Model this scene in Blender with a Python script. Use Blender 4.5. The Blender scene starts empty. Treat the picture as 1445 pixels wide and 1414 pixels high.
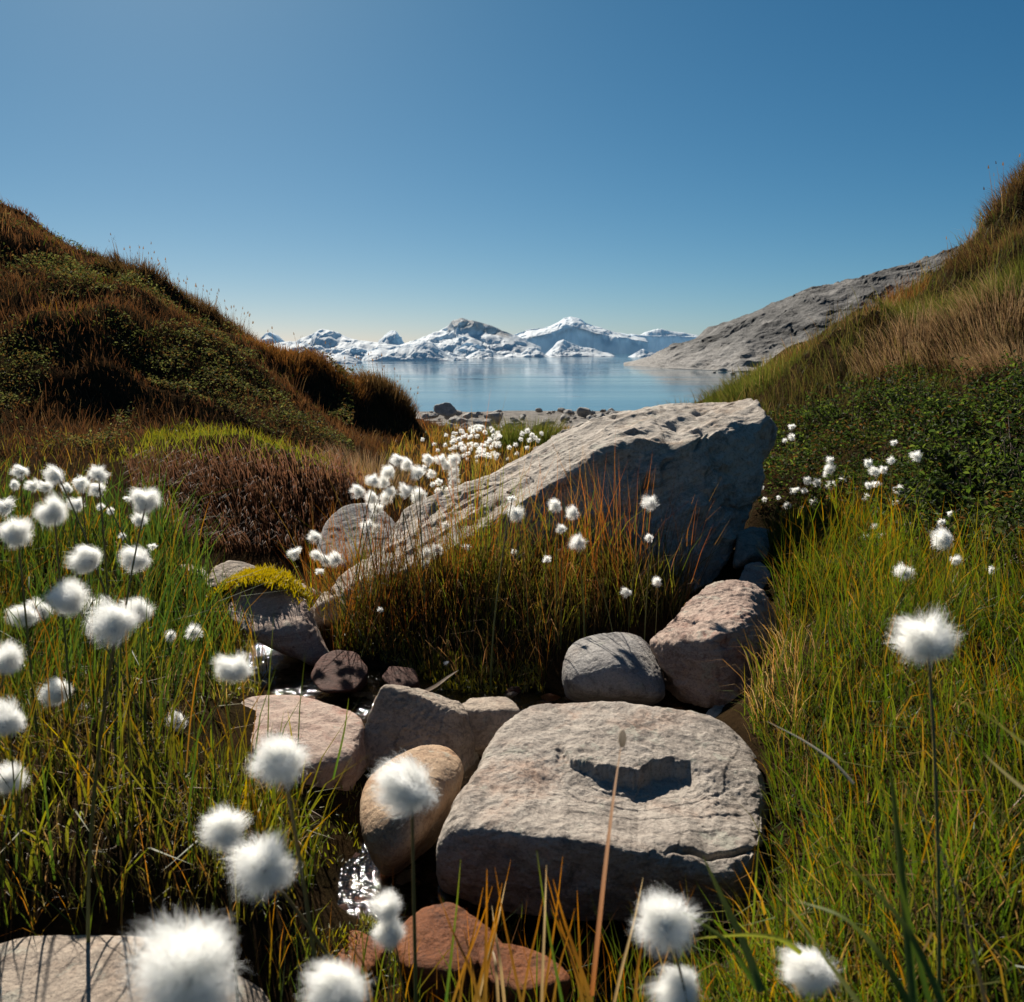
import bpy, bmesh, math, random
import numpy as np
from mathutils import Vector, Matrix, Quaternion
random.seed(7)
RNG = np.random.default_rng(11)
C = bpy.context.scene
R = math.radians

# ------------------------------------------------------------------ camera, sky, sun, exposure
PITCH = math.atan((707 - 494) / 1250.0)
F = 1250.0
CAM = np.array([0.0, 0.0, 0.75])
SEA = -1.75
cam_d = bpy.data.cameras.new('camera')
cam_d.sensor_fit = 'HORIZONTAL'; cam_d.sensor_width = 36.0; cam_d.lens = F / 1445 * 36
cam_d.clip_start = 0.02; cam_d.clip_end = 200000
cam_d.dof.use_dof = True; cam_d.dof.focus_distance = 2.3; cam_d.dof.aperture_fstop = 13.0
cam = bpy.data.objects.new('camera', cam_d); C.collection.objects.link(cam)
cam.location = CAM; cam.rotation_euler = (math.pi / 2 - PITCH, 0, 0)
C.camera = cam

SUN_AZ, SUN_EL = R(-22), R(37)           # azimuth from +Y, negative = to the left
world = bpy.data.worlds.new('World'); C.world = world; world.use_nodes = True
wn = world.node_tree.nodes; wl = world.node_tree.links
sky = wn.new('ShaderNodeTexSky'); sky.sky_type = 'NISHITA'; sky.sun_disc = False
sky.sun_elevation = SUN_EL; sky.sun_rotation = SUN_AZ
sky.altitude = 0; sky.air_density = 0.6; sky.dust_density = 0.35; sky.ozone_density = 3.0
bg = wn['Background']; bg.inputs['Strength'].default_value = 0.05
# colour response of the film stock on the sky: one curve per channel
sepc = wn.new('ShaderNodeSeparateColor'); comc = wn.new('ShaderNodeCombineColor'); wl.new(sky.outputs[0], sepc.inputs[0])
for ch, (gain, gma) in enumerate(((.192, 1.45), (.60, .98), (.84, .84))):
    pw = wn.new('ShaderNodeMath'); pw.operation = 'POWER'; pw.inputs[1].default_value = gma; wl.new(sepc.outputs[ch], pw.inputs[0])
    ml = wn.new('ShaderNodeMath'); ml.operation = 'MULTIPLY'; ml.inputs[1].default_value = gain; wl.new(pw.outputs[0], ml.inputs[0]); wl.new(ml.outputs[0], comc.inputs[ch])
wl.new(comc.outputs[0], bg.inputs[0])
sun_d = bpy.data.lights.new('sun', 'SUN'); sun_d.energy = 5.0; sun_d.angle = R(0.5); sun_d.color = (1.0, 0.93, 0.82)
sun = bpy.data.objects.new('sun', sun_d); C.collection.objects.link(sun)
SDIR = Vector((math.sin(SUN_AZ) * math.cos(SUN_EL), math.cos(SUN_AZ) * math.cos(SUN_EL), math.sin(SUN_EL)))
sun.rotation_euler = SDIR.to_track_quat('Z', 'Y').to_euler()
sun.location = (-20, 30, 30)
C.view_settings.view_transform = 'Standard'; C.view_settings.look = 'None'
C.view_settings.exposure = 1.0; C.view_settings.gamma = 1.0; C.view_settings.use_curve_mapping = False
C.render.engine = 'CYCLES'
C.cycles.use_denoising = True
C.cycles.max_bounces = 12; C.cycles.diffuse_bounces = 8; C.cycles.transmission_bounces = 8; C.cycles.transparent_max_bounces = 8
C.cycles.sample_clamp_indirect = 6.0

# ------------------------------------------------------------------ photo <-> place
cp, sp = math.cos(PITCH), math.sin(PITCH)
def ray(u, v):
    a = (np.asarray(u, float) - 722.5) / F; b = (707 - np.asarray(v, float)) / F
    return np.stack([a, cp + b * sp, -sp + b * cp], -1)
def P(u, v, Y):                                   # point at forward distance Y
    d = ray(u, v); return CAM + d * (np.asarray(Y, float) / d[..., 1])[..., None]
def PZ(u, v, Z): return CAM + ray(u, v) * Z       # point at camera depth Z
def G(u, v, z):                                   # point at height z
    d = ray(u, v); return CAM + d * ((z - CAM[2]) / d[..., 2])[..., None]
def proj(p):
    q = np.asarray(p, float) - CAM
    depth = q[..., 1] * cp - q[..., 2] * sp
    up = q[..., 1] * sp + q[..., 2] * cp
    depth = np.where(np.abs(depth) < 1e-4, 1e-4, depth)
    return 722.5 + F * q[..., 0] / depth, 707 - F * up / depth, depth
def in_poly(u, v, poly):
    u = np.asarray(u); v = np.asarray(v); r = np.zeros(u.shape, bool); n = len(poly)
    for i in range(n):
        x0, y0 = poly[i]; x1, y1 = poly[(i + 1) % n]
        if y0 == y1: continue
        c = ((y0 > v) != (y1 > v)) & (u < (x1 - x0) * (v - y0) / (y1 - y0) + x0)
        r ^= c
    return r
def sstep(a, b, x):
    t = np.clip((x - a) / (b - a), 0, 1); return t * t * (3 - 2 * t)

# ------------------------------------------------------------------ noise
def _hash(ix, iy, iz, seed):
    h = (ix.astype(np.int64) * 374761393 + iy.astype(np.int64) * 668265263 + iz.astype(np.int64) * 2147483647 + seed * 1274126177) & 0xFFFFFFFF
    h = ((h ^ (h >> 13)) * 1274126177) & 0xFFFFFFFF
    h = ((h ^ (h >> 16)) * 2246822519) & 0xFFFFFFFF
    return ((h ^ (h >> 15)) & 0xFFFFFF) / float(0xFFFFFF)
def vnoise(p, seed=0):
    p = np.asarray(p, float)
    i = np.floor(p).astype(np.int64); f = p - i; w = f * f * f * (f * (f * 6 - 15) + 10)
    r = 0
    for dx in (0, 1):
        for dy in (0, 1):
            for dz in (0, 1):
                k = (w[..., 0] if dx else 1 - w[..., 0]) * (w[..., 1] if dy else 1 - w[..., 1]) * (w[..., 2] if dz else 1 - w[..., 2])
                r = r + k * _hash(i[..., 0] + dx, i[..., 1] + dy, i[..., 2] + dz, seed)
    return r * 2 - 1
def fbm(p, oct=4, seed=0, gain=0.5):
    p = np.asarray(p, float); a = 1.0; s = 0; t = 0
    for k in range(oct):
        s = s + a * vnoise(p, seed + k); t += a; a *= gain; p = p * 2.03 + 3.7
    return s / t
def ridged(p, oct=4, seed=0, gain=0.5):
    p = np.asarray(p, float); a = 1.0; s = 0; t = 0
    for k in range(oct):
        s = s + a * (1 - np.abs(vnoise(p, seed + k))) ** 2; t += a; a *= gain; p = p * 2.07 + 5.1
    return s / t
def p2(x, y, s): return np.stack([np.asarray(x) * s, np.asarray(y) * s, np.zeros(np.shape(x)) + 0.5], -1)

# ------------------------------------------------------------------ mesh / object helpers
def mesh_np(name, verts, faces, cols=None, smooth=False, mats=()):
    """verts (N,3); faces: list of (M,k) integer arrays"""
    me = bpy.data.meshes.new(name)
    verts = np.ascontiguousarray(verts, np.float32)
    if not isinstance(faces, (list, tuple)): faces = [faces]
    faces = [np.ascontiguousarray(f, np.int32) for f in faces if len(f)]
    me.vertices.add(len(verts)); me.vertices.foreach_set('co', verts.ravel())
    loops = np.concatenate([f.ravel() for f in faces]); sizes = np.concatenate([np.full(len(f), f.shape[1], np.int32) for f in faces])
    starts = np.concatenate([[0], np.cumsum(sizes)[:-1]]).astype(np.int32)
    me.loops.add(len(loops)); me.loops.foreach_set('vertex_index', loops)
    me.polygons.add(len(sizes)); me.polygons.foreach_set('loop_start', starts)
    me.update(calc_edges=True)
    me.polygons.foreach_set('use_smooth', np.full(len(sizes), smooth, bool))
    if cols is not None:
        a = me.color_attributes.new('col', 'FLOAT_COLOR', 'POINT')
        c = np.ones((len(verts), 4), np.float32); c[:, :3] = cols
        a.data.foreach_set('color', c.ravel())
    for m in mats: me.materials.append(m)
    return me
def link(name, me, parent=None, loc=(0, 0, 0)):
    o = bpy.data.objects.new(name, me); C.collection.objects.link(o); o.location = loc
    if parent is not None: o.parent = parent
    return o
def tag(o, label=None, cat=None, group=None, kind=None):
    if label: o['label'] = label
    if cat: o['category'] = cat
    if group: o['group'] = group
    if kind: o['kind'] = kind
    return o
def grid_faces(nx, ny):
    i = np.arange(nx * ny).reshape(ny, nx)
    return np.stack([i[:-1, :-1].ravel(), i[:-1, 1:].ravel(), i[1:, 1:].ravel(), i[1:, :-1].ravel()], -1)

# ------------------------------------------------------------------ materials
def new_mat(name):
    m = bpy.data.materials.new(name); m.use_nodes = True
    nt = m.node_tree; nt.nodes.clear()
    out = nt.nodes.new('ShaderNodeOutputMaterial')
    return m, nt, out
def N(nt, t, **kw):
    n = nt.nodes.new(t)
    for k, v in kw.items():
        if k in n.inputs: n.inputs[k].default_value = v
        else: setattr(n, k, v)
    return n
def noise(nt, vec, scale, detail=4, rough=0.55, dist=0.0):
    n = N(nt, 'ShaderNodeTexNoise'); n.inputs['Scale'].default_value = scale; n.inputs['Detail'].default_value = detail
    n.inputs['Roughness'].default_value = rough; n.inputs['Distortion'].default_value = dist
    nt.links.new(vec, n.inputs['Vector']); return n.outputs['Fac']
def ramp(nt, fac, stops):
    r = N(nt, 'ShaderNodeValToRGB'); e = r.color_ramp.elements
    while len(e) < len(stops): e.new(0.5)
    for k, (pos, col) in enumerate(stops):
        e[k].position = pos; e[k].color = (*col, 1) if not np.isscalar(col) else (col, col, col, 1)
    nt.links.new(fac, r.inputs[0]); return r.outputs[0]
def mixc(nt, fac, a, b, mode='MIX'):
    m = N(nt, 'ShaderNodeMix'); m.data_type = 'RGBA'; m.blend_type = mode
    for s, v in ((m.inputs[0], fac), (m.inputs[6], a), (m.inputs[7], b)):
        if hasattr(v, 'links') or hasattr(v, 'is_linked'): nt.links.new(v, s)
        else: s.default_value = v if np.isscalar(v) else (*v, 1)
    return m.outputs[2]
def mapping(nt, vec, scale=(1, 1, 1), rot=(0, 0, 0)):
    m = N(nt, 'ShaderNodeMapping'); m.inputs['Scale'].default_value = scale; m.inputs['Rotation'].default_value = rot
    nt.links.new(vec, m.inputs['Vector']); return m.outputs[0]
def bump(nt, h, strength, dist, normal=None):
    b = N(nt, 'ShaderNodeBump'); b.inputs['Strength'].default_value = strength; b.inputs['Distance'].default_value = dist
    nt.links.new(h, b.inputs['Height'])
    if normal is not None: nt.links.new(normal, b.inputs['Normal'])
    return b.outputs[0]

def rock_mat(name, light, mid, dark, tint, s=1.0, rough=0.85, strata=None, wet=False, spot=.75, zdark=None, spec=.2):
    m, nt, out = new_mat(name)
    tc = N(nt, 'ShaderNodeTexCoord').outputs['Object']
    v = tc if strata is None else mapping(nt, tc, *strata)
    big = noise(nt, v, 4 * s, 5, 0.6, 0.6)
    med = noise(nt, v, 16 * s, 8, 0.68, 0.3)
    fine = noise(nt, tc, 130 * s, 6, 0.7)
    c = ramp(nt, big, [(0.32, mid), (0.5, light), (0.68, tint)])
    c = mixc(nt, ramp(nt, med, [(0.40, 0.0), (0.62, 1.0)]), c, light)
    c = mixc(nt, ramp(nt, med, [(0.28, 0.9), (0.46, 0.0)]), c, dark)
    st = noise(nt, mapping(nt, v, (1, 1, 3.2), (.5, .9, .3)), 3.2 * s, 7, .66, 1.2)
    c = mixc(nt, ramp(nt, st, [(.50, 0.), (.56, .55), (.60, .1), (.70, .6)]), c, mixc(nt, .55, mid, dark))
    c = mixc(nt, ramp(nt, st, [(.30, .6), (.40, 0.)]), c, tint)
    lp = ramp(nt, noise(nt, mapping(nt, tc, (1, 1, 1), (1.1, .2, .7)), 11 * s, 8, .72), [(.585, 0.), (.615, .5 if spot else 0.)])
    c = mixc(nt, lp, c, (.33, .33, .27))          # pale crust lichen
    # mineral grain and small dark lichen spots
    c = mixc(nt, ramp(nt, fine, [(0.36, 0.8), (0.5, 0.0)]), c, mixc(nt, 0.6, c, dark))
    c = mixc(nt, ramp(nt, fine, [(0.58, 0.0), (0.72, 0.55)]), c, (min(1, light[0] * 1.35), min(1, light[1] * 1.35), min(1, light[2] * 1.35)))
    vo = N(nt, 'ShaderNodeTexVoronoi'); vo.inputs['Scale'].default_value = 26 * s; nt.links.new(mapping(nt, tc, (1, 1, 1), (0.3, 0.5, 0.2)), vo.inputs['Vector'])
    spots = ramp(nt, vo.outputs['Distance'], [(0.10, spot), (0.19, 0.0)])
    patch = ramp(nt, noise(nt, tc, 9 * s, 3), [(0.55, 0.0), (0.65, 1.0)])
    mm = N(nt, 'ShaderNodeMath', operation='MULTIPLY'); nt.links.new(spots, mm.inputs[0]); nt.links.new(patch, mm.inputs[1])
    c = mixc(nt, mm.outputs[0], c, dark)
    if zdark is not None:                       # black lichen grows above the reach of the spray
        sz = N(nt, 'ShaderNodeSeparateXYZ'); nt.links.new(tc, sz.inputs[0])
        ad = N(nt, 'ShaderNodeMath', operation='MULTIPLY_ADD'); nt.links.new(noise(nt, v, 2.2 * s, 6, .7), ad.inputs[0]); ad.inputs[1].default_value = zdark[2]; nt.links.new(sz.outputs[2], ad.inputs[2])
        mr = N(nt, 'ShaderNodeMapRange'); mr.inputs[1].default_value = zdark[0]; mr.inputs[2].default_value = zdark[1]; nt.links.new(ad.outputs[0], mr.inputs[0])
        lich = ramp(nt, noise(nt, v, 6 * s, 7, .7), [(.36, dark), (.52, tuple(.6 * q for q in mid)), (.7, tuple(.75 * q for q in light))])
        c = mixc(nt, mr.outputs[0], c, lich)
    bs = N(nt, 'ShaderNodeBsdfPrincipled'); nt.links.new(c, bs.inputs['Base Color'])
    bs.inputs['Roughness'].default_value = rough; bs.inputs['Specular IOR Level'].default_value = spec
    n = bump(nt, med, 0.9, 0.016 / s)
    n = bump(nt, noise(nt, v, 55 * s, 8, 0.72), 0.9, 0.006 / s, n)
    n = bump(nt, fine, 0.7, 0.0016 / s, n)
    nt.links.new(n, bs.inputs['Normal']); nt.links.new(bs.outputs[0], out.inputs[0])
    return m
def blade_mat(name, trans=0.5, gloss=0.10, rough=0.35):
    m, nt, out = new_mat(name)
    a = N(nt, 'ShaderNodeAttribute'); a.attribute_name = 'col'
    d = N(nt, 'ShaderNodeBsdfDiffuse'); t = N(nt, 'ShaderNodeBsdfTranslucent'); g = N(nt, 'ShaderNodeBsdfGlossy'); g.inputs['Roughness'].default_value = rough
    g.inputs['Color'].default_value = (1, 1, 1, 1)
    hs = N(nt, 'ShaderNodeHueSaturation'); hs.inputs['Saturation'].default_value = 1.1; hs.inputs['Value'].default_value = 1.7
    nt.links.new(a.outputs['Color'], d.inputs['Color']); nt.links.new(a.outputs['Color'], hs.inputs['Color']); nt.links.new(hs.outputs[0], t.inputs['Color'])
    m1 = N(nt, 'ShaderNodeMixShader'); m1.inputs[0].default_value = trans
    nt.links.new(d.outputs[0], m1.inputs[1]); nt.links.new(t.outputs[0], m1.inputs[2])
    m2 = N(nt, 'ShaderNodeMixShader'); m2.inputs[0].default_value = gloss
    nt.links.new(m1.outputs[0], m2.inputs[1]); nt.links.new(g.outputs[0], m2.inputs[2]); nt.links.new(m2.outputs[0], out.inputs[0])
    return m
# ------------------------------------------------------------------ ground height: smooth surface through surveyed points
pts = []
def cy(*a):
    for (u, v, Y) in a: pts.append(P(u, v, Y))
def cz(*a):
    for (u, v, z) in a: pts.append(G(u, v, z))
cy((0, 1000, 1.5), (150, 1250, .95), (0, 1250, .95), (300, 1250, .95), (450, 1200, 1.05),
   (250, 1100, 1.2), (200, 950, 1.6), (330, 980, 1.65), (100, 820, 2.2), (250, 810, 2.35), (150, 730, 2.9), (0, 720, 2.8))
cz((700, 1420, .02), (560, 1420, .02), (850, 1420, -.02), (1000, 1380, .03))
cz((450, 940, -.07), (405, 935, -.06), (420, 965, -.06), (500, 985, -.06), (580, 965, -.05), (700, 995, -.05), (600, 1250, -.07), (560, 1215, -.06), (540, 1290, -.07), (500, 1150, .0), (650, 1300, -.10), (760, 1350, -.09), (560, 1320, -.08), (480, 1345, -.07), (100, 1400, .05), (250, 1400, .04), (-100, 1390, .05), (380, 1400, .03), (850, 1150, -.09),
   (950, 1250, -.09), (1050, 1000, -.03), (700, 1080, -.06), (900, 990, -.04), (420, 900, -.03), (1040, 880, -.02), (1050, 1320, -.05), (400, 850, -.03))
cy((560, 900, 2.15), (700, 880, 2.15), (700, 800, 2.38), (850, 800, 2.38), (900, 850, 2.2), (600, 800, 2.32), (540, 830, 2.28), (780, 940, 2.0), (640, 950, 1.98), (500, 880, 2.2))
cy((400, 790, 3.0), (300, 740, 3.2), (200, 645, 3.75), (330, 615, 3.9), (450, 645, 3.75), (500, 690, 3.5))
cz((480, 790, -.03), (520, 740, -.04), (650, 680, -.06), (690, 640, -.12), (600, 660, -.04), (570, 640, -.02), (740, 640, -.12), (800, 612, -.17), (650, 607, -.18))
cy((0, 600, 4.2), (150, 600, 4.6), (300, 560, 5.2), (0, 450, 5.8), (150, 480, 6), (250, 500, 6.2), (100, 405, 7.5), (0, 318, 9), (110, 366, 8.6), (-150, 210, 9.5), (190, 412, 8.3),
   (265, 440, 8.6), (340, 486, 8.8), (420, 528, 8.8), (500, 570, 8.8), (590, 612, 8.8), (450, 590, 7), (380, 560, 6.8), (520, 612, 7.2))
cy((1300, 1300, .78), (1300, 1000, 1.25), (1150, 810, 2.2), (1120, 900, 1.75), (1112, 1000, 1.45), (1108, 1150, 1.15), (1110, 1300, .95), (1400, 1400, .7),
   (1430, 1000, 1.3), (1430, 850, 2.0), (1300, 830, 2.1), (1200, 750, 2.75), (1100, 770, 2.65), (1180, 720, 3.3), (1080, 720, 3.4), (1350, 760, 2.8),
   (1420, 640, 3.4), (1250, 615, 4.2), (1130, 610, 4.6), (1080, 590, 5), (1045, 565, 6.2), (1060, 545, 6.8), (1150, 505, 6.6), (1180, 485, 6.7), (1262, 458, 6.9), (1303, 434, 7.0), (1345, 408, 7.2), (1400, 362, 7.0),
   (1440, 305, 6.8), (1445, 460, 4.8), (1350, 510, 4.8), (1300, 560, 4.6), (1600, 260, 6), (1600, 510, 4))
pts += [np.array(q, float) for q in [(-1.2, .6, .18), (-1.5, 0, .2), (0, -.5, .05), (1.2, 0, .25), (1.3, .7, .27), (-3, 1, .35), (3, 1, .4), (0, .5, .05),
   (.6, 3.5, -.02), (-.2, 3.7, -.03), (1.0, 3.3, .04), (0, 12, -.35), (2, 12, -.3), (-2, 13, -.1), (-5.5, 11, 1.9), (-3.6, 10.6, 1.0), (-2.5, 11, .4), (-1.3, 11, -.1),
   (-9, 9, 3.2), (-7, 5, 1.9), (-6, 3, 1.2), (-4, 2, .6), (1.9, 9, .15), (3, 9.6, .7), (4.3, 9.6, 1.3), (5.2, 9.2, 1.6), (7, 7, 2.4), (6, 3, 1.4), (4, 1.5, .7),
   (4, 13, .2), (-5, -1, .6), (5, -1, .8), (-8, 13, 2.4), (8, 12, 1.8), (0, -1.5, .1), (9, 4, 2.2), (-10, 4, 2.6)]]
CP = np.array(pts)
def _tps(d2): return 0.5 * d2 * np.log(d2 + 1e-9)
_n = len(CP); _A = np.zeros((_n + 3, _n + 3))
_A[:_n, :_n] = _tps(((CP[:, None, :2] - CP[None, :, :2]) ** 2).sum(-1)) + np.eye(_n) * 0.012
_A[:_n, _n] = 1; _A[:_n, _n + 1:] = CP[:, :2]; _A[_n, :_n] = 1; _A[_n + 1:, :_n] = CP[:, :2].T
_W = np.linalg.solve(_A, np.concatenate([CP[:, 2], np.zeros(3)]))
MOUNDS = []
for (u, v, Y, r, h) in [(190, 400, 8.2, .28, .14), (270, 425, 8.5, .28, .10), (325, 455, 8.6, .28, .09), (250, 470, 6.4, .5, .2), (90, 430, 6.3, .6, .2),
                        (400, 530, 7.6, .42, .24), (478, 565, 7.8, .34, .26), (545, 605, 8.2, .30, .34), (380, 580, 6.2, .4, .14), (60, 560, 4.9, .4, .16), (250, 530, 5.6, .4, .16),
                        (140, 520, 5.4, .35, .15), (330, 500, 7, .4, .2), (30, 380, 7.6, .5, .2),
                        (1230, 500, 5.6, .4, .10), (1370, 500, 5, .35, .12), (1330, 450, 6.0, .4, .10), (1445, 300, 6.6, .28, .2), (1400, 560, 4.2, .3, .1)]:
    p = P(u, v, Y); MOUNDS.append((p[0], p[1], r, h))
def H(x, y):
    x = np.atleast_1d(np.asarray(x, float)); y = np.atleast_1d(np.asarray(y, float))
    sh = x.shape; x = x.ravel(); y = y.ravel()
    xc = np.clip(x, -11, 10); yc = np.clip(y, -1.5, 14)
    h = np.empty(len(x))
    for s in range(0, len(x), 20000):
        e = s + 20000
        d2 = (xc[s:e, None] - CP[None, :, 0]) ** 2 + (yc[s:e, None] - CP[None, :, 1]) ** 2
        h[s:e] = _tps(d2) @ _W[:_n] + _W[_n] + xc[s:e] * _W[_n + 1] + yc[s:e] * _W[_n + 2]
    h = np.clip(h, -.45, 4.2)
    hill = sstep(.22, .75, h)
    far = sstep(2.0, 4.0, y)
    for (mx, my, r, mh) in MOUNDS:
        h = h + mh * np.exp(-(((x - mx) ** 2 + (y - my) ** 2) / (r * r)) ** 1.3)
    h = h + hill * (0.12 * fbm(p2(x, y, 1.1), 3, 3) + 0.20 * (1 - np.abs(vnoise(p2(x + .15 * fbm(p2(x, y, 3), 2, 6), y, 1.5), 9)) * 1.6 - .5) + .07 * np.abs(vnoise(p2(x, y, 3.6), 19))) + (0.2 + .8 * hill) * far * 0.035 * fbm(p2(x, y, 4.5), 3, 21)
    h = h + 0.012 * fbm(p2(x, y, 9), 3, 31) * (1 - far) + .012 * far * vnoise(p2(x, y, 14), 37)
    # the hills run down to the beach and under the sea
    w = sstep(10.5, 19, y)
    beach = np.interp(y, [10, 20, 27, 36, 42, 80], [-.35, -1.15, -1.58, -1.72, -1.95, -5]) + 0.07 * fbm(p2(x, y, .5), 3, 51)
    side = np.clip((np.abs(x) - 9) * .22, 0, 6) * (1 - sstep(24, 36, y))
    h = h * (1 - w) + (beach + side) * w
    return h.reshape(sh)
def Hs(x, y): return float(H(x, y)[0])
_a = np.linspace(-1, 1, 361); gx = 4.2 * _a + 40 * np.sign(_a) * np.abs(_a) ** 5
_b = np.linspace(0, 1, 401); gy = -1.5 + 9.5 * _b + 70 * _b ** 6
GX, GY = np.meshgrid(gx, gy)
GZ = H(GX, GY)
me = mesh_np('ground', np.stack([GX, GY, GZ], -1).reshape(-1, 3), grid_faces(361, 401), smooth=True)
gm, nt, out = new_mat('peaty_soil')
geo = N(nt, 'ShaderNodeNewGeometry'); pos = geo.outputs['Position']
big = noise(nt, pos, 1.6, 6, .65, .5); med = noise(nt, pos, 14, 8, .7); fine = noise(nt, pos, 90, 8, .75)
c = ramp(nt, big, [(.3, (.012, .008, .005)), (.5, (.026, .017, .009)), (.7, (.020, .020, .008))])
c = mixc(nt, ramp(nt, med, [(.4, 0.), (.65, .8)]), c, (.045, .027, .013))
c = mixc(nt, ramp(nt, fine, [(.3, .8), (.5, 0.)]), c, (.010, .007, .005))
# sand and gravel on the beach, far from the hills
sx = N(nt, 'ShaderNodeSeparateXYZ'); nt.links.new(pos, sx.inputs[0])
mr = N(nt, 'ShaderNodeMapRange'); mr.inputs[1].default_value = -.55; mr.inputs[2].default_value = -1.05; nt.links.new(sx.outputs[2], mr.inputs[0])
c = mixc(nt, mr.outputs[0], c, ramp(nt, noise(nt, pos, 3, 8, .7), [(.35, (.08, .075, .07)), (.6, (.24, .22, .20))]))
bs = N(nt, 'ShaderNodeBsdfPrincipled'); bs.inputs['Roughness'].default_value = 1.0; bs.inputs['Specular IOR Level'].default_value = 0.0
nt.links.new(c, bs.inputs['Base Color']); nt.links.new(bump(nt, fine, .8, .01, bump(nt, med, .8, .03)), bs.inputs['Normal']); nt.links.new(bs.outputs[0], out.inputs[0])
me.materials.append(gm)
tag(link('ground', me), kind='structure')

# ------------------------------------------------------------------ sea
sm, nt, out = new_mat('sea_water')
tc = N(nt, 'ShaderNodeTexCoord').outputs['Object']
bs = N(nt, 'ShaderNodeBsdfPrincipled'); bs.inputs['Roughness'].default_value = .09; bs.inputs['IOR'].default_value = 1.33
bs.inputs['Base Color'].default_value = (.020, .075, .115, 1)
h1 = noise(nt, mapping(nt, tc, (.25, .9, 1)), .55, 5, .6, .3)
h2 = noise(nt, mapping(nt, tc, (.04, .22, 1)), .35, 4, .55)
nt.links.new(bump(nt, h1, .035, .25, bump(nt, h2, .07, .5)), bs.inputs['Normal']); nt.links.new(bs.outputs[0], out.inputs[0])
nt.links.new(ramp(nt, noise(nt, mapping(nt, tc, (.012, .10, 1)), 1.0, 4, .6), [(.35, .03), (.65, .14)]), bs.inputs['Roughness'])
L = 60000
me = mesh_np('sea', np.array([(-L, 20, SEA), (L, 20, SEA), (L, 2 * L, SEA), (-L, 2 * L, SEA)]), np.array([[0, 1, 2, 3]]), mats=[sm])
tag(link('sea', me), kind='structure')

# ------------------------------------------------------------------ stream
wm, nt, out = new_mat('stream_water')
tc = N(nt, 'ShaderNodeTexCoord').outputs['Object']
bs = N(nt, 'ShaderNodeBsdfPrincipled'); bs.inputs['Roughness'].default_value = .06; bs.inputs['IOR'].default_value = 1.33
bs.inputs['Base Color'].default_value = (.9, .82, .7, 1); bs.inputs['Transmission Weight'].default_value = 1.0
r1 = noise(nt, mapping(nt, tc, (1.2, 1, 1)), 26, 3, .6, 1.2); r2 = noise(nt, tc, 75, 3, .6, .8)
nt.links.new(bump(nt, r1, .45, .010, bump(nt, r2, .5, .003)), bs.inputs['Normal']); nt.links.new(bs.outputs[0], out.inputs[0])
wx, wy = np.meshgrid(np.linspace(-.95, .75, 90), np.linspace(.95, 3.3, 120))
wz = -.022 + .006 * fbm(p2(wx, wy, 9), 3, 77)
me = mesh_np('stream', np.stack([wx, wy, wz], -1).reshape(-1, 3), grid_faces(90, 120), smooth=True, mats=[wm])
tag(link('stream', me), kind='structure')
# ------------------------------------------------------------------ headland of bare rock across the bay
def ridge_profile(xs, prof): return np.interp(xs, [p[0] for p in prof], [p[1] for p in prof])
hm = rock_mat('headland_rock', (.22, .205, .19), (.105, .10, .096), (.018, .017, .016), (.145, .127, .108), s=.075, strata=((.45, 1.0, 2.6), (0.25, .15, .75)), zdark=(2.6, 4.6, 4.5), spot=0)
ns, ntt = 260, 150
us = np.linspace(878, 1800, ns); t = np.linspace(0, 1.6, ntt)
Yf = np.interp(us, [878, 900, 940, 1040, 1200, 1800], [150, 140, 122, 104, 92, 85])
Yr = Yf + np.interp(us, [878, 920, 1040, 1345, 1800], [3, 10, 26, 36, 40])
vr = ridge_profile(us, [(878, 512), (900, 506), (920, 499), (940, 489), (965, 479), (1000, 462), (1030, 449), (1065, 435), (1090, 424), (1115, 411), (1135, 401), (1150, 397), (1180, 394), (1215, 383), (1262, 371), (1300, 357), (1345, 340), (1445, 300), (1800, 210)])
hr = P(us, vr, Yr)[:, 2] - SEA
U, T = np.meshgrid(us, t)
Yg = Yf[None] + (Yr - Yf)[None] * T
X = (U - 722.5) / F * (Yg * cp + 0.0) * 1.0 / 0.985
shape = np.where(T < 1, 1 - (1 - np.clip(T, 0, 1)) ** 1.35, 1 - .35 * (T - 1) ** 1.5)
Z = SEA + hr[None] * shape
dipa = X * .80 + Z * .55 + Yg * .1; dipb = -X * .42 + Z * 1.1 + Yg * .30
q = np.stack([dipa * .10, dipb * .26, Yg * .16], -1)
amp = np.minimum(hr[None] * .25, 1.25) * sstep(0, .10, T)
st = ridged(q, 5, 5, .55) - .6
q2 = np.stack([X * .13 + Yg * .05, Yg * .14, Z * .3 + X * .08], -1)
Z = Z + amp * (1.0 * st + .9 * (ridged(q2, 4, 15) - .6))
crk = np.clip(ridged(np.stack([dipa * .16, dipb * .10, Yg * .18], -1), 3, 88) - .80, 0, 1)
Z = Z - amp * 4.0 * crk
Yg = Yg + amp * (1.4 * st + 1.4 * fbm(np.stack([X * .25, Z * .5, Yg * .2], -1), 4, 44))
Z[0] = SEA - 1.5
me = mesh_np('headland', np.stack([X, Yg, Z], -1).reshape(-1, 3), grid_faces(ns, ntt), smooth=False, mats=[hm])
tag(link('headland', me), kind='structure')

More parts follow.
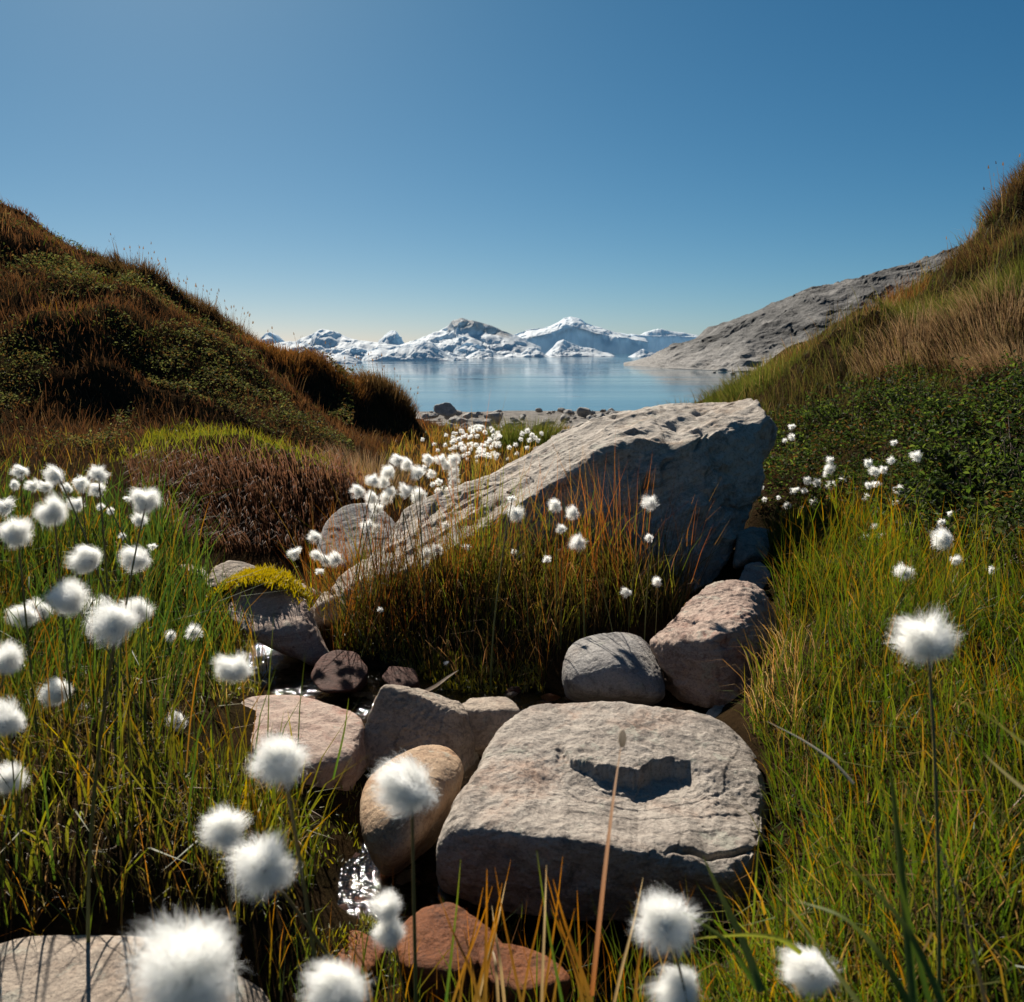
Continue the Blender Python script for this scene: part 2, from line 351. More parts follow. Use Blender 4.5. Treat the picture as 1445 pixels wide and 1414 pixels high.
# ------------------------------------------------------------------ icebergs
def ice_mat(name, dirt=False):
    m, nt, out = new_mat(name)
    tc = N(nt, 'ShaderNodeTexCoord').outputs['Object']
    c = ramp(nt, noise(nt, tc, .35, 5, .6), [(.35, (.72, .79, .84)), (.6, (.82, .86, .88))])
    c = mixc(nt, ramp(nt, noise(nt, mapping(nt, tc, (.6, .6, .15)), .9, 5, .65, .5), [(.34, .4), (.5, 0.)]), c, (.50, .66, .78))
    if dirt:                                                    # rock debris frozen into the crest
        a = N(nt, 'ShaderNodeAttribute'); a.attribute_name = 'col'
        mm = N(nt, 'ShaderNodeMath', operation='MULTIPLY'); nt.links.new(a.outputs['Fac'], mm.inputs[0])
        nt.links.new(ramp(nt, noise(nt, mapping(nt, tc, (1, 1, .45)), .5, 6, .7), [(.34, 0.), (.46, 1.)]), mm.inputs[1])
        c = mixc(nt, mm.outputs[0], c, ramp(nt, noise(nt, tc, 1.3, 5), [(.35, (.03, .026, .022)), (.65, (.11, .09, .07))]))
    bs = N(nt, 'ShaderNodeBsdfPrincipled'); bs.inputs['Roughness'].default_value = .75; nt.links.new(c, bs.inputs['Base Color'])
    nt.links.new(bump(nt, noise(nt, tc, .8, 7, .62), .35, .5), bs.inputs['Normal'])
    tr = N(nt, 'ShaderNodeBsdfTranslucent'); tr.inputs['Color'].default_value = (.58, .76, .92, 1)   # light passes through the ice
    ms = N(nt, 'ShaderNodeMixShader'); ms.inputs[0].default_value = .48
    nt.links.new(bs.outputs[0], ms.inputs[1]); nt.links.new(tr.outputs[0], ms.inputs[2]); nt.links.new(ms.outputs[0], out.inputs[0])
    return m
ICE = ice_mat('glacier_ice'); ICED = ice_mat('debris_covered_ice', True)
def iceberg(label, prof, vbase, dep=.5, tr=.45, pw=1.0, rough=.16, seed=0, dirt=None, cliff=False, shelf=0.0, group='icebergs across the bay'):
    u0, u1 = prof[0][0], prof[-1][0]
    ns = int(np.clip((u1 - u0) * 1.3, 50, 240)); ntt = 70
    Y0 = G(np.array(700.), np.array(float(vbase)), SEA)[1]
    us = np.linspace(u0, u1, ns); W = (u1 - u0) / F * Y0; D = max(W * dep * (1.0 if cliff else 1.9), Y0 * .03)
    t = np.concatenate([np.linspace(0, .2, 26), np.linspace(.2, 1, 45)[1:]]); ntt = len(t)
    Yr = Y0 + D * tr
    hr = np.maximum(P(us, ridge_profile(us, prof), np.full(ns, Yr))[:, 2] - SEA, 0.02)
    # ground plan: rounded ends
    e = np.abs(np.linspace(-1, 1, ns)); inset = np.clip(1 - np.sqrt(np.clip(1 - e ** 6, 0, 1)), 0, 1) * .35
    wob = fbm(np.stack([us * .045, us * 0 + seed, us * 0], -1), 3, seed) * .10
    U, T = np.meshgrid(us, t)
    Yg = Y0 + D * (T + (inset + wob)[None] * (1 - T))
    X = (U - 722.5) / F * Yr / 0.985
    if cliff: up = np.clip(T / .05, 0, 1) ** .7 * (1 - shelf + shelf * np.clip(T / tr, 0, 1) ** .8)
    else: up = np.clip(T / tr, 0, 1) ** pw
    shp = np.where(T < tr, up, np.cos(np.clip((T - tr) / (1 - tr), 0, 1) * math.pi / 2) ** .7)
    Z = SEA + hr[None] * shp
    hm_ = hr.max(); k = 6.0 / max(hm_, 2)
    q = np.stack([X, Yg * .9, Z * 1.4], -1) * k * .30 + seed * 3.1
    amp = np.minimum(hr[None] * .55, hm_ * rough * 1.6) * np.clip(T / .04, 0, 1) * np.where(T > tr * .96, .35, 1)
    qg = np.stack([X * k * .34 + Z * k * .12, Yg * k * .07, Z * k * .06], -1) + seed * 1.7
    d = .30 * (ridged(qg, 3, seed + 3, .45) - .6) + .55 * fbm(q * .5, 2, seed + 21) + .26 * (np.round(2.2 * vnoise(q * .6, seed + 31)) / 2.2) + .06 * fbm(q * 3, 4, seed + 8)
    Z = Z + amp * d * (.55 if cliff else 1.)
    Yg = Yg + amp * (1.3 if cliff else .8) * fbm(q * np.array([1.5, 1, .6]) + 9, 4, seed + 5)
    X = X + amp * .5 * fbm(q * 1.3 + 4, 3, seed + 6)
    Z = np.maximum(Z, SEA - .2); Z[0] = SEA - .6; Z[-1] = SEA - .6; Z[:, 0] = np.minimum(Z[:, 0], SEA - .4); Z[:, -1] = np.minimum(Z[:, -1], SEA - .4)
    v = np.stack([X, Yg, Z], -1).reshape(-1, 3); o = np.array([X.mean(), Y0, SEA])
    cols = None
    if dirt is not None:
        uu, vv, _ = proj(v); du0, du1, frac0, frac1 = dirt
        rel = (v[:, 2] - SEA) / np.interp(v[:, 0], X[0], hr)
        w = sstep(du0 - 6, du0 + 6, uu) * (1 - sstep(du1 - 6, du1 + 6, uu)) * sstep(frac0, frac0 + .10, rel) * (1 - sstep(frac1, frac1 + .06, rel))
        cols = np.repeat(w[:, None], 3, 1)
    me = mesh_np('iceberg', v - o, grid_faces(ns, ntt), cols=cols, smooth=True, mats=[ICED if dirt is not None else ICE])
    return tag(link('iceberg', me, loc=o), label, 'iceberg', group)
iceberg('small pale blue domed iceberg at the far left, beyond the heathery slope', [(372, 484), (378, 476), (385, 470), (391, 468.5), (398, 472), (405, 482)], 496.5, 2.0, seed=1)
iceberg('long ragged mountain-shaped iceberg with two low peaks on the left of the bay', [(360, 498), (385, 489), (405, 482), (425, 480), (436, 474), (450, 467), (465, 463), (478, 466.5), (490, 473), (506, 480), (530, 483), (560, 486), (600, 490)], 502, .5, pw=.9, rough=.28, seed=2)
iceberg('small rounded knob of an iceberg standing up between two big bergs', [(536, 486), (543, 478), (551, 470), (557, 466), (563, 466.5), (567, 475), (572, 484)], 497.5, 2.0, seed=3)
iceberg('tallest white iceberg with a dark rubble-strewn crest', [(560, 490), (590, 480), (607, 476), (625, 466), (636, 459), (642, 451), (655, 449.5), (668, 452), (680, 455), (695, 460), (712, 466), (727, 472), (745, 482), (765, 490)], 501, .55, pw=.8, rough=.24, seed=4, dirt=(632, 720, .66, 2))
iceberg('broad iceberg with a pointed snow summit above a shaded blue cliff', [(690, 478), (716, 474), (745, 466), (770, 462), (783, 456), (793, 448), (802, 446.2), (815, 449.5), (825, 456), (845, 463), (868, 470), (885, 474), (905, 478)], 499, .55, tr=.5, rough=.16, seed=5, cliff=True, shelf=.34, dirt=(745, 850, .55, .66))
iceberg('low flat-topped iceberg with a straight shaded cliff beside the headland', [(868, 474), (885, 471), (905, 473), (935, 474), (965, 475), (1000, 476), (1020, 482)], 498, .5, rough=.10, seed=6, cliff=True, shelf=.05)
iceberg('distant snow-topped iceberg showing above the straight cliff', [(890, 478), (905, 469), (925, 465), (938, 467), (960, 470), (990, 476)], 496.4, .6, seed=7)
iceberg('steep white pyramid-shaped iceberg under the blue cliff', [(766, 503), (776, 492), (786, 482), (793, 479.5), (803, 484), (815, 489), (835, 494), (862, 500)], 503.5, .6, pw=.8, rough=.2, seed=8)
iceberg('long low snow-covered ice shelf in the middle of the bay, flat and white', [(518, 508), (524, 494), (540, 488.5), (570, 488), (590, 484), (600, 481), (615, 484), (622, 492), (632, 500), (644, 507)], 509.5, .45, pw=.7, rough=.14, seed=9)
iceberg('small smooth white floe-like iceberg nearest the left slope', [(459, 511), (470, 504), (485, 500.5), (496, 501), (506, 505), (512, 511)], 513, .7, pw=.8, rough=.12, seed=10)
iceberg('low jumbled iceberg of broken blocks in front of the rubble-crested berg', [(598, 508), (606, 502), (622, 500), (635, 497), (644, 499), (656, 503), (662, 507)], 508.5, .6, rough=.3, seed=11)
iceberg('flat bluish iceberg with a dark waterline left of the white pyramid', [(655, 506), (668, 498), (680, 493), (690, 493.5), (703, 500), (717, 505)], 506, .6, rough=.25, seed=12)
iceberg('low brown-edged slab of ice touching the foot of the white pyramid', [(710, 503), (722, 497), (735, 499), (745, 491), (757, 490), (768, 500), (774, 503)], 504, .6, rough=.25, seed=13)
iceberg('small broken iceberg between the white shelf and the rubble-crested berg', [(640, 500), (648, 490), (660, 482), (672, 484), (684, 492), (692, 500)], 502.6, .6, rough=.28, seed=14)
iceberg('blue-shadowed iceberg hump in front of the two low peaks', [(440, 506), (452, 496), (470, 492), (490, 493), (505, 488), (520, 492), (534, 503)], 507, .5, rough=.28, seed=15)
iceberg('little white iceberg fragment by the tip of the headland', [(884, 503), (893, 497), (902, 493.5), (912, 496), (922, 501)], 504, .6, rough=.2, seed=16)

# ------------------------------------------------------------------ rocks
_ico = {}
def ico(n):
    if n not in _ico:
        bm = bmesh.new(); bmesh.ops.create_icosphere(bm, subdivisions=n, radius=1)
        bm.verts.ensure_lookup_table()
        _ico[n] = (np.array([v.co[:] for v in bm.verts]), np.array([[q.index for q in f.verts] for f in bm.faces])); bm.free()
    return _ico[n]
ROCKS = []
def rock(name, label, points, mat, cat='rock', group=None, k=14, amp=.02, freq=6, res=6, seed=0, fn=None, crack=.5, aniso=None, solid=True, link_it=True):
    Q = np.array(points, float); c = Q.mean(0); s = (Q.max(0) - Q.min(0)) / 2
    q = (Q - c) / s
    bm = bmesh.new()
    for p in q: bm.verts.new(p)
    r = bmesh.ops.convex_hull(bm, input=bm.verts); bm.normal_update()
    pl = []
    for f in bm.faces:
        n = np.array(f.normal[:]); d = float(n @ np.array(f.verts[0].co[:]))
        if d < 0: n, d = -n, -d
        if d < .02 or f.calc_area() < 1e-5: continue
        for j, (n2, d2) in enumerate(pl):
            if n2 @ n > .995: break
        else: pl.append((n, d))
    bm.free()
    n = np.array([a for a, _ in pl]); d = np.array([b for _, b in pl])
    dirs, faces = ico(res)
    rad = ((np.maximum(dirs @ n.T, 0) / d) ** k).sum(1) ** (-1.0 / k)
    v = dirs * rad[:, None] * s
    size = float(np.cbrt(np.prod(s)))
    # surface normals of the smooth shape push the noise outwards
    tri = v[faces]; fn_ = np.cross(tri[:, 1] - tri[:, 0], tri[:, 2] - tri[:, 0])
    nn = np.zeros_like(v)
    for j in range(3): np.add.at(nn, faces[:, j], fn_)
    nn /= np.linalg.norm(nn, axis=1)[:, None] + 1e-9
    qv = v / size * freq * .25 + seed * 7.3
    if aniso is not None: qv = qv @ np.array(aniso)
    a = amp * size * 8
    disp = a * .5 * fbm(qv, 5, seed) - a * crack * np.clip(ridged(qv * .8 + 2, 3, seed + 9) - .72, 0, 1) * 1.6 + a * .22 * (np.round(vnoise(qv * .6 + 1, seed + 4) * 3) / 3) + a * .10 * fbm(qv * 9, 3, seed + 2)
    v = v + nn * disp[:, None]
    w = v + c
    if fn is not None: w = fn(w, nn)
    base = np.array([c[0], c[1], w[:, 2].min()])
    if solid: ROCKS.append((c, s, n, d))
    me = mesh_np(name, w - base, faces, smooth=True, mats=[mat])
    if not link_it: return me
    return tag(link(name, me, loc=base), label, cat, group)
def pt(*a): return [P(u, v, Y) for (u, v, Y) in a]
GREY = rock_mat('grey_granite', (.37, .32, .27), (.24, .20, .165), (.065, .052, .043), (.36, .225, .155), 1.6)
TAN = rock_mat('tan_gneiss', (.37, .30, .235), (.23, .18, .135), (.06, .047, .04), (.33, .22, .15), 1.2)
PINK = rock_mat('pink_granite', (.37, .28, .225), (.27, .17, .13), (.08, .045, .037), (.32, .16, .115), 2.0)
ORANGE = rock_mat('orange_sandstone', (.40, .28, .18), (.31, .19, .11), (.10, .06, .04), (.36, .20, .10), 2.2)
BLUEG = rock_mat('blue_grey_stone', (.30, .28, .26), (.19, .18, .175), (.055, .05, .05), (.25, .21, .18), 2.0)
RUST = rock_mat('wet_rusty_stone', (.17, .058, .020), (.11, .035, .013), (.03, .014, .009), (.20, .08, .025), 2.5, rough=.6, spot=0, spec=.08)
DARKR = rock_mat('wet_dark_stone', (.09, .045, .035), (.05, .026, .02), (.012, .009, .008), (.12, .045, .03), 2.5, rough=.7, spot=0, spec=.05)
BEACH = rock_mat('beach_stone', (.34, .315, .285), (.22, .205, .19), (.05, .045, .04), (.22, .185, .15), .9)

big_pts = pt((428, 868, 2.30), (440, 880, 2.25), (560, 730, 2.72), (640, 684, 2.95), (760, 634, 3.10), (820, 604, 3.18), (900, 570, 3.25), (985, 555, 3.28), (1084, 557, 3.12), (1110, 592, 3.0), (1103, 640, 2.98),
             (650, 742, 2.46), (760, 694, 2.50), (862, 628, 2.58), (1000, 600, 2.68), (560, 800, 2.40), (500, 850, 2.32),
             (700, 870, 2.42), (860, 868, 2.42), (990, 848, 2.50), (1028, 800, 2.68), (1078, 690, 2.92)) + [np.array(q) for q in
             [(.62, 3.15, -.1), (.1, 3.2, -.1), (-.3, 2.95, -.1), (.58, 2.72, -.12), (-.55, 2.5, -.1), (1.0, 3.3, .46)]]
def big_fn(w, nn):
    # weathered ribs running down the slope, parallel to the ridge
    dirv = P(860, 628, 2.58) - P(500, 850, 2.32); dirv /= np.linalg.norm(dirv)
    al = w @ dirv; side = w - al[:, None] * dirv
    q = np.concatenate([side * 26, (al * 1.5)[:, None]], 1)[:, [0, 2, 3]]
    up = sstep(.05, .55, nn[:, 2])
    w = w + nn * (up * .050 * (ridged(q * .42, 3, 61, .4) - .62))[:, None]
    qq = w * np.array([3.2, 3.2, 4.0])
    crk = np.clip(ridged(np.concatenate([side * 3.0, (al * 1.6)[:, None]], 1)[:, [0, 2, 3]] + .35 * fbm(w * 5, 3, 91)[:, None], 2, 81) - .86, 0, 1)
    return w + nn * ((1 - up) * .060 * (ridged(qq, 5, 71) - .6) - .38 * crk)[:, None]
PALE = rock_mat('pale_gneiss', (.40, .35, .295), (.235, .20, .165), (.08, .062, .05), (.36, .26, .18), .9, strata=((1, 1, 1.7), (.0, .55, .2)))
rock('boulder', 'largest boulder, a big grey wedge with a long sunlit slope rising to the right', big_pts, PALE, 'boulder', k=26, amp=.012, freq=9, res=8, seed=2, fn=big_fn, crack=.6)

sq_pts = pt((712, 1012, 1.40), (745, 992, 1.45), (900, 986, 1.46), (1000, 1000, 1.46), (1074, 1050, 1.38), (1086, 1100, 1.30), (690, 1060, 1.32), (652, 1128, 1.19), (612, 1185, 1.11), (606, 1222, 1.10),
            (640, 1165, 1.10), (700, 1170, 1.085), (850, 1192, 1.05), (960, 1235, 1.04), (1040, 1252, 1.045), (1080, 1190, 1.10),
            (622, 1262, 1.14), (700, 1295, 1.12), (900, 1320, 1.11), (1060, 1312, 1.12), (1086, 1250, 1.16)) + [np.array(q) for q in [(.0, 1.48, -.1), (.36, 1.45, -.1)]]
def sq_fn(w, nn):
    u, v, _ = proj(w)
    lip = np.interp(u, [740, 790, 805, 840, 900, 918, 945, 985, 1060], [1036, 1044, 1066, 1077, 1086, 1073, 1069, 1074, 1066]) + 6 * fbm(np.stack([u * .06, v * 0, v * 0], -1), 3, 5)
    soft = 7 + 70 * sstep(965, 1010, u) + 30 * (1 - sstep(775, 800, u))        # the lip breaks off sharply, then peters out at both ends
    deep = np.interp(u, [740, 790, 830, 900, 960, 1040, 1085], [0, .012, .020, .034, .032, .014, 0])
    dep = sstep(lip - 1, lip + soft, v) * (1 - sstep(lip + soft + 10, lip + soft + 125, v)) * sstep(.3, .5, nn[:, 2])
    chip = sstep(.42, .6, fbm(np.stack([u * .02, v * .035, u * 0], -1), 3, 77)) * (nn[:, 2] > .3)
    w = w.copy(); w[:, 2] -= deep * .8 * dep
    crack = np.exp(-((v - np.interp(u, [900, 960, 1090], [1212, 1200, 1196]) - 4 * vnoise(np.stack([u * .06, v * 0, v * 0], -1), 8)) / 4.0) ** 2) * sstep(930, 975, u) * (nn[:, 2] > -.2) * (w[:, 1] < 1.25)
    return w - nn * (.014 * crack)[:, None]
rock('boulder', 'squarish flat-topped grey boulder with a shadowed notch in its top', sq_pts, GREY, 'boulder', k=24, amp=.012, freq=9, res=8, seed=5, fn=sq_fn, crack=.12)
rock('boulder', 'reddish angular boulder standing against the right-hand grass bank', pt((912, 905, 1.85), (958, 850, 2.0), (1010, 820, 2.08), (1062, 814, 2.1), (1084, 832, 2.05), (1100, 900, 1.95), (1085, 960, 1.85), (1045, 1002, 1.74), (985, 1002, 1.74), (948, 965, 1.78), (1000, 900, 1.74), (1050, 880, 1.80), (1080, 1000, 1.8)) + [np.array([.36, 2.2, -.1]), np.array([.62, 2.15, -.1])], PINK, 'boulder', k=22, amp=.02, freq=9, res=7, seed=8)
rock('boulder', 'rounded pale grey boulder wedged between the mossy tussock and the reddish boulder', pt((784, 932, 1.82), (800, 900, 1.92), (850, 886, 2.0), (905, 886, 2.0), (932, 912, 1.92), (952, 962, 1.80), (945, 992, 1.74), (880, 990, 1.72), (820, 984, 1.73), (786, 958, 1.77), (870, 930, 1.74)) + [np.array([.12, 2.0, -.1]), np.array([.32, 1.98, -.1])], BLUEG, 'boulder', k=8, amp=.008, freq=8, res=7, seed=9, crack=.25)
rock('stone_block', 'dark angular stone block with one thin sunlit edge beside the pink slab', pt((500, 1062, 1.52), (508, 1030, 1.53), (537, 967, 1.57), (560, 966, 1.61), (600, 972, 1.62), (652, 990, 1.62), (660, 1010, 1.57), (655, 1065, 1.56), (590, 1075, 1.53), (510, 1082, 1.51), (560, 976, 1.56), (640, 1000, 1.56)) + [np.array([-.2, 1.62, -.09]), np.array([-.05, 1.6, -.09]), np.array([-.15, 1.38, -.1])], TAN, k=30, amp=.015, freq=9, res=7, seed=11)
rock('rock', 'small flat tan rock between the dark block and the squarish boulder', pt((636, 1002, 1.60), (665, 983, 1.68), (718, 982, 1.68), (738, 1000, 1.60), (712, 1050, 1.57), (650, 1060, 1.57)) + [np.array([-.08, 1.68, -.09]), np.array([.0, 1.66, -.09])], TAN, k=16, amp=.014, freq=9, res=6, seed=12)
rock('stone_slab', 'flat pinkish stone slab lying at the edge of the left meadow', pt((255, 1075, 1.35), (300, 1022, 1.50), (345, 984, 1.64), (420, 975, 1.68), (500, 1002, 1.60), (514, 1022, 1.53), (496, 1066, 1.41), (430, 1072, 1.38), (340, 1100, 1.30), (470, 1050, 1.43), (500, 1085, 1.41)) + [np.array(q) for q in [(-.55, 1.65, -.08), (-.25, 1.62, -.08), (-.45, 1.35, -.08), (-.28, 1.4, -.08)]], PINK, k=24, amp=.010, freq=10, res=7, seed=13)
rock('boulder', 'smooth rounded orange boulder left of the squarish boulder', pt((494, 1135, 1.20), (512, 1092, 1.28), (560, 1052, 1.36), (620, 1036, 1.40), (652, 1048, 1.38), (664, 1084, 1.32), (642, 1125, 1.24), (602, 1175, 1.15), (560, 1222, 1.10), (512, 1205, 1.12), (565, 1130, 1.14)) + [np.array([-.1, 1.4, -.08]), np.array([-.2, 1.25, -.08])], ORANGE, 'boulder', k=8, amp=.008, freq=8, res=7, seed=14, crack=.2)
rock('boulder', 'broad sunlit boulder at the bottom left with grass shadows across it', pt((-120, 1360, .82), (0, 1318, .85), (80, 1300, .88), (200, 1306, .87), (290, 1340, .82), (330, 1414, .75), (300, 1470, .71), (100, 1490, .68), (-120, 1470, .70), (-60, 1420, .74)) + [np.array(q) for q in [(-.55, .95, -.02), (-.25, .95, -.02), (-.6, .62, -.02), (-.2, .66, -.02)]], TAN, 'boulder', k=9, amp=.007, freq=8, res=7, seed=15, crack=.2)
rock('rock', 'wet rust-red rock in the stream under the squarish boulder', pt((548, 1318, .97), (590, 1270, 1.0), (640, 1266, 1.0), (690, 1296, .97), (722, 1335, .93), (640, 1372, .88), (560, 1365, .89)) + [np.array([-.12, 1.02, -.09]), np.array([.0, .9, -.08])], RUST, k=9, amp=.014, freq=8, res=6, seed=16)
rock('rock', 'wet red-brown rock half covered by grass, left of the rusty one', pt((395, 1350, .95), (430, 1312, 1.0), (500, 1304, 1.01), (555, 1330, .97), (520, 1375, .91), (430, 1388, .89)) + [np.array([-.25, 1.04, -.08]), np.array([-.2, .9, -.05])], RUST, k=9, amp=.014, freq=8, res=6, seed=17)
rock('rock', 'small two-tone rock, tan and black, at the bottom by the dark gap', pt((668, 1345, .90), (690, 1322, .93), (730, 1325, .93), (790, 1352, .90), (818, 1375, .87), (740, 1400, .84), (690, 1390, .85)) + [np.array([.0, .95, -.05]), np.array([.05, .86, -.03])], RUST, k=9, amp=.014, freq=8, res=6, seed=18)
rock('rock', 'dark wet rock with a reddish top standing in the stream', pt((434, 955, 1.93), (445, 930, 2.0), (470, 914, 2.06), (504, 917, 2.06), (522, 946, 1.95), (500, 975, 1.85), (450, 978, 1.84)) + [np.array([-.35, 2.05, -.08])], DARKR, k=10, amp=.009, freq=8, res=6, seed=19)
rock('rock', 'reddish mossy-topped rock beside the upper stream', pt((312, 868, 2.1), (335, 815, 2.28), (370, 803, 2.34), (410, 812, 2.32), (432, 850, 2.2), (420, 885, 2.08), (350, 895, 2.04)) + [np.array([-.55, 2.35, -.05]), np.array([-.4, 2.1, -.08])], PINK, k=10, amp=.016, freq=8, res=6, seed=20)
rock('rock', 'pale pointed rock just behind the mossy-topped one', pt((285, 830, 2.4), (295, 797, 2.5), (322, 786, 2.55), (345, 793, 2.55), (356, 830, 2.42)) + [np.array([-.75, 2.65, -.0]), np.array([-.5, 2.6, -.0])], TAN, k=12, amp=.016, freq=8, res=6, seed=21)
rock('rock', 'pale rock nearly hidden by long grass left of the pointed one', pt((225, 830, 2.42), (245, 795, 2.55), (270, 792, 2.58), (292, 805, 2.5), (300, 840, 2.38)) + [np.array([-.9, 2.6, .0])], TAN, k=12, amp=.016, freq=8, res=6, seed=22)
rock('boulder', 'dark shaded boulder behind the grass mound at the foot of the slope', pt((436, 795, 2.95), (452, 735, 3.15), (485, 706, 3.25), (530, 704, 3.25), (562, 735, 3.15), (575, 780, 3.0), (500, 810, 2.9)) + [np.array([-.6, 3.4, -.1]), np.array([-.4, 3.4, -.1])], BLUEG, 'boulder', k=8, amp=.010, freq=8, res=6, seed=23)
rock('rock', 'pale rock in the gap right of the largest boulder', pt((1034, 800, 2.6), (1040, 750, 2.75), (1060, 741, 2.8), (1088, 743, 2.8), (1096, 790, 2.65), (1060, 782, 2.6)) + [np.array([.75, 2.85, .0])], TAN, k=13, amp=.018, freq=8, res=6, seed=24)
rock('rock', 'small pinkish rock in front of the pale one, above the reddish boulder', pt((1040, 825, 2.4), (1050, 795, 2.5), (1075, 790, 2.52), (1090, 812, 2.45), (1075, 835, 2.36)) + [np.array([.68, 2.5, .0])], PINK, k=13, amp=.018, freq=8, res=5, seed=25)
rock('rock', 'small black wet rock behind the dark angular block', pt((535, 955, 1.9), (548, 938, 1.96), (585, 940, 1.95), (592, 962, 1.88), (560, 978, 1.82)) + [np.array([-.2, 1.95, -.08])], DARKR, k=10, amp=.009, freq=8, res=5, seed=26)
rock('rock', 'dull brown stone lying on mud between the reddish boulder and the grass bank', pt((992, 1012, 1.66), (1010, 992, 1.72), (1045, 996, 1.71), (1060, 1020, 1.62), (1020, 1034, 1.58)) + [np.array([.4, 1.7, -.06])], TAN, k=10, amp=.02, freq=8, res=5, seed=28)

# small wet stones in the stream
wet = []
for i in range(4):
    g_ = np.random.default_rng(80 + i); q = g_.normal(size=(14, 3)); q /= np.linalg.norm(q, axis=1)[:, None]; q *= np.array([.5, .40, .26])
    wet.append(rock('stream_pebble', '', q, [DARKR, RUST, TAN, DARKR][i], k=9, amp=.012, freq=8, res=4, seed=50 + i, solid=False, link_it=False))
rr = random.Random(9)
beds = [(395, 930, 40, 26), (470, 990, 40, 14), (545, 985, 40, 18), (470, 1330, 90, 40), (600, 1240, 40, 40), (560, 1290, 60, 30), (690, 1060, 30, 30), (770, 990, 50, 10), (520, 1240, 30, 30)]
for i in range(64):
    u, v, du, dv = beds[i % len(beds)]
    p = G(np.array(u + rr.uniform(-du, du)), np.array(v + rr.uniform(-dv, dv)), -.03); s = rr.uniform(.018, .06) * (1 if v < 1100 else .7)
    o = link('stream_pebble', wet[i % 4], loc=(p[0], p[1], max(Hs(p[0], p[1]), -.06) - .004)); o.scale = (s * rr.uniform(.9, 1.4), s, s); o.rotation_euler = (rr.uniform(-.3, .3), rr.uniform(-.3, .3), rr.uniform(0, 6))
    tag(o, 'small wet stone lying in the shallow stream bed among the boulders', 'pebble', 'small wet stones in the stream')

# stones along the beach
protos = []
for i in range(5):
    rr = np.random.default_rng(40 + i); q = rr.normal(size=(16, 3)); q /= np.linalg.norm(q, axis=1)[:, None]; q *= np.array([.5, .42, .32])
    protos.append(rock('beach_stone', '', q, BEACH, k=13, amp=.016, freq=9, res=5, seed=30 + i, solid=False, link_it=False))
named = [(627, 588, 29, 46, 'domed grey stone, widest of the beach stones, beside the tussocky slope'), (650, 594, 26, 30, 'light pointed beach stone right of the domed one'), (697, 590, 27, 38, 'broad dark beach stone standing out against the water'), (690, 599, 25, 26, 'pale rounded beach stone just below the broad dark one'),
         (604, 587, 30, 24, 'small brown beach stone at the very foot of the left slope'), (822, 584, 32, 30, 'low beach stone touching the upper edge of the largest boulder')]
for i, (u, v, Y, wpx, lab) in enumerate(named):
    p = P(u, v, Y); s = wpx / F * Y * .82
    o = link('beach_stone', protos[i % 5], loc=(p[0], p[1], Hs(p[0], p[1]) + s * .2)); o.scale = (s, s, s * 1.05); o.rotation_euler = (.2 * i, .1, i * 1.3)
    tag(o, lab, 'stone', 'stones along the beach')
rr = random.Random(3)
for i in range(150):
    u = rr.uniform(580, 880); Y = rr.uniform(20, 35.5)
    p = P(u, 590, Y); s = rr.choice([.10, .14, .18, .24, .3, .42])
    o = link('beach_stone', protos[i % 5], loc=(p[0], p[1], Hs(p[0], p[1]) + s * .15)); o.scale = (s * rr.uniform(.9, 1.4), s, s); o.rotation_euler = (rr.uniform(-.4, .4), rr.uniform(-.4, .4), rr.uniform(0, 6))
    tag(o, 'small grey stone scattered among the pebbles of the beach by the water', 'stone', 'stones along the beach')
for i, (u, v, w) in enumerate([(1020, 524, 16), (1034, 528, 14), (1008, 526, 9)]):
    p = G(np.array(float(u)), np.array(float(v)), SEA); s = w / F * p[1]
    o = link('shore_rock', protos[i], loc=(p[0], p[1], SEA)); o.scale = (s, s * .8, s * .5); o.rotation_euler = (0, 0, i * 2.)
    tag(o, ['dark low rock breaking the water below the headland', 'dark low rock touching the right-hand hill at the waterline', 'tiny dark rock at the outer end of the low rocks by the headland'][i], 'rock')
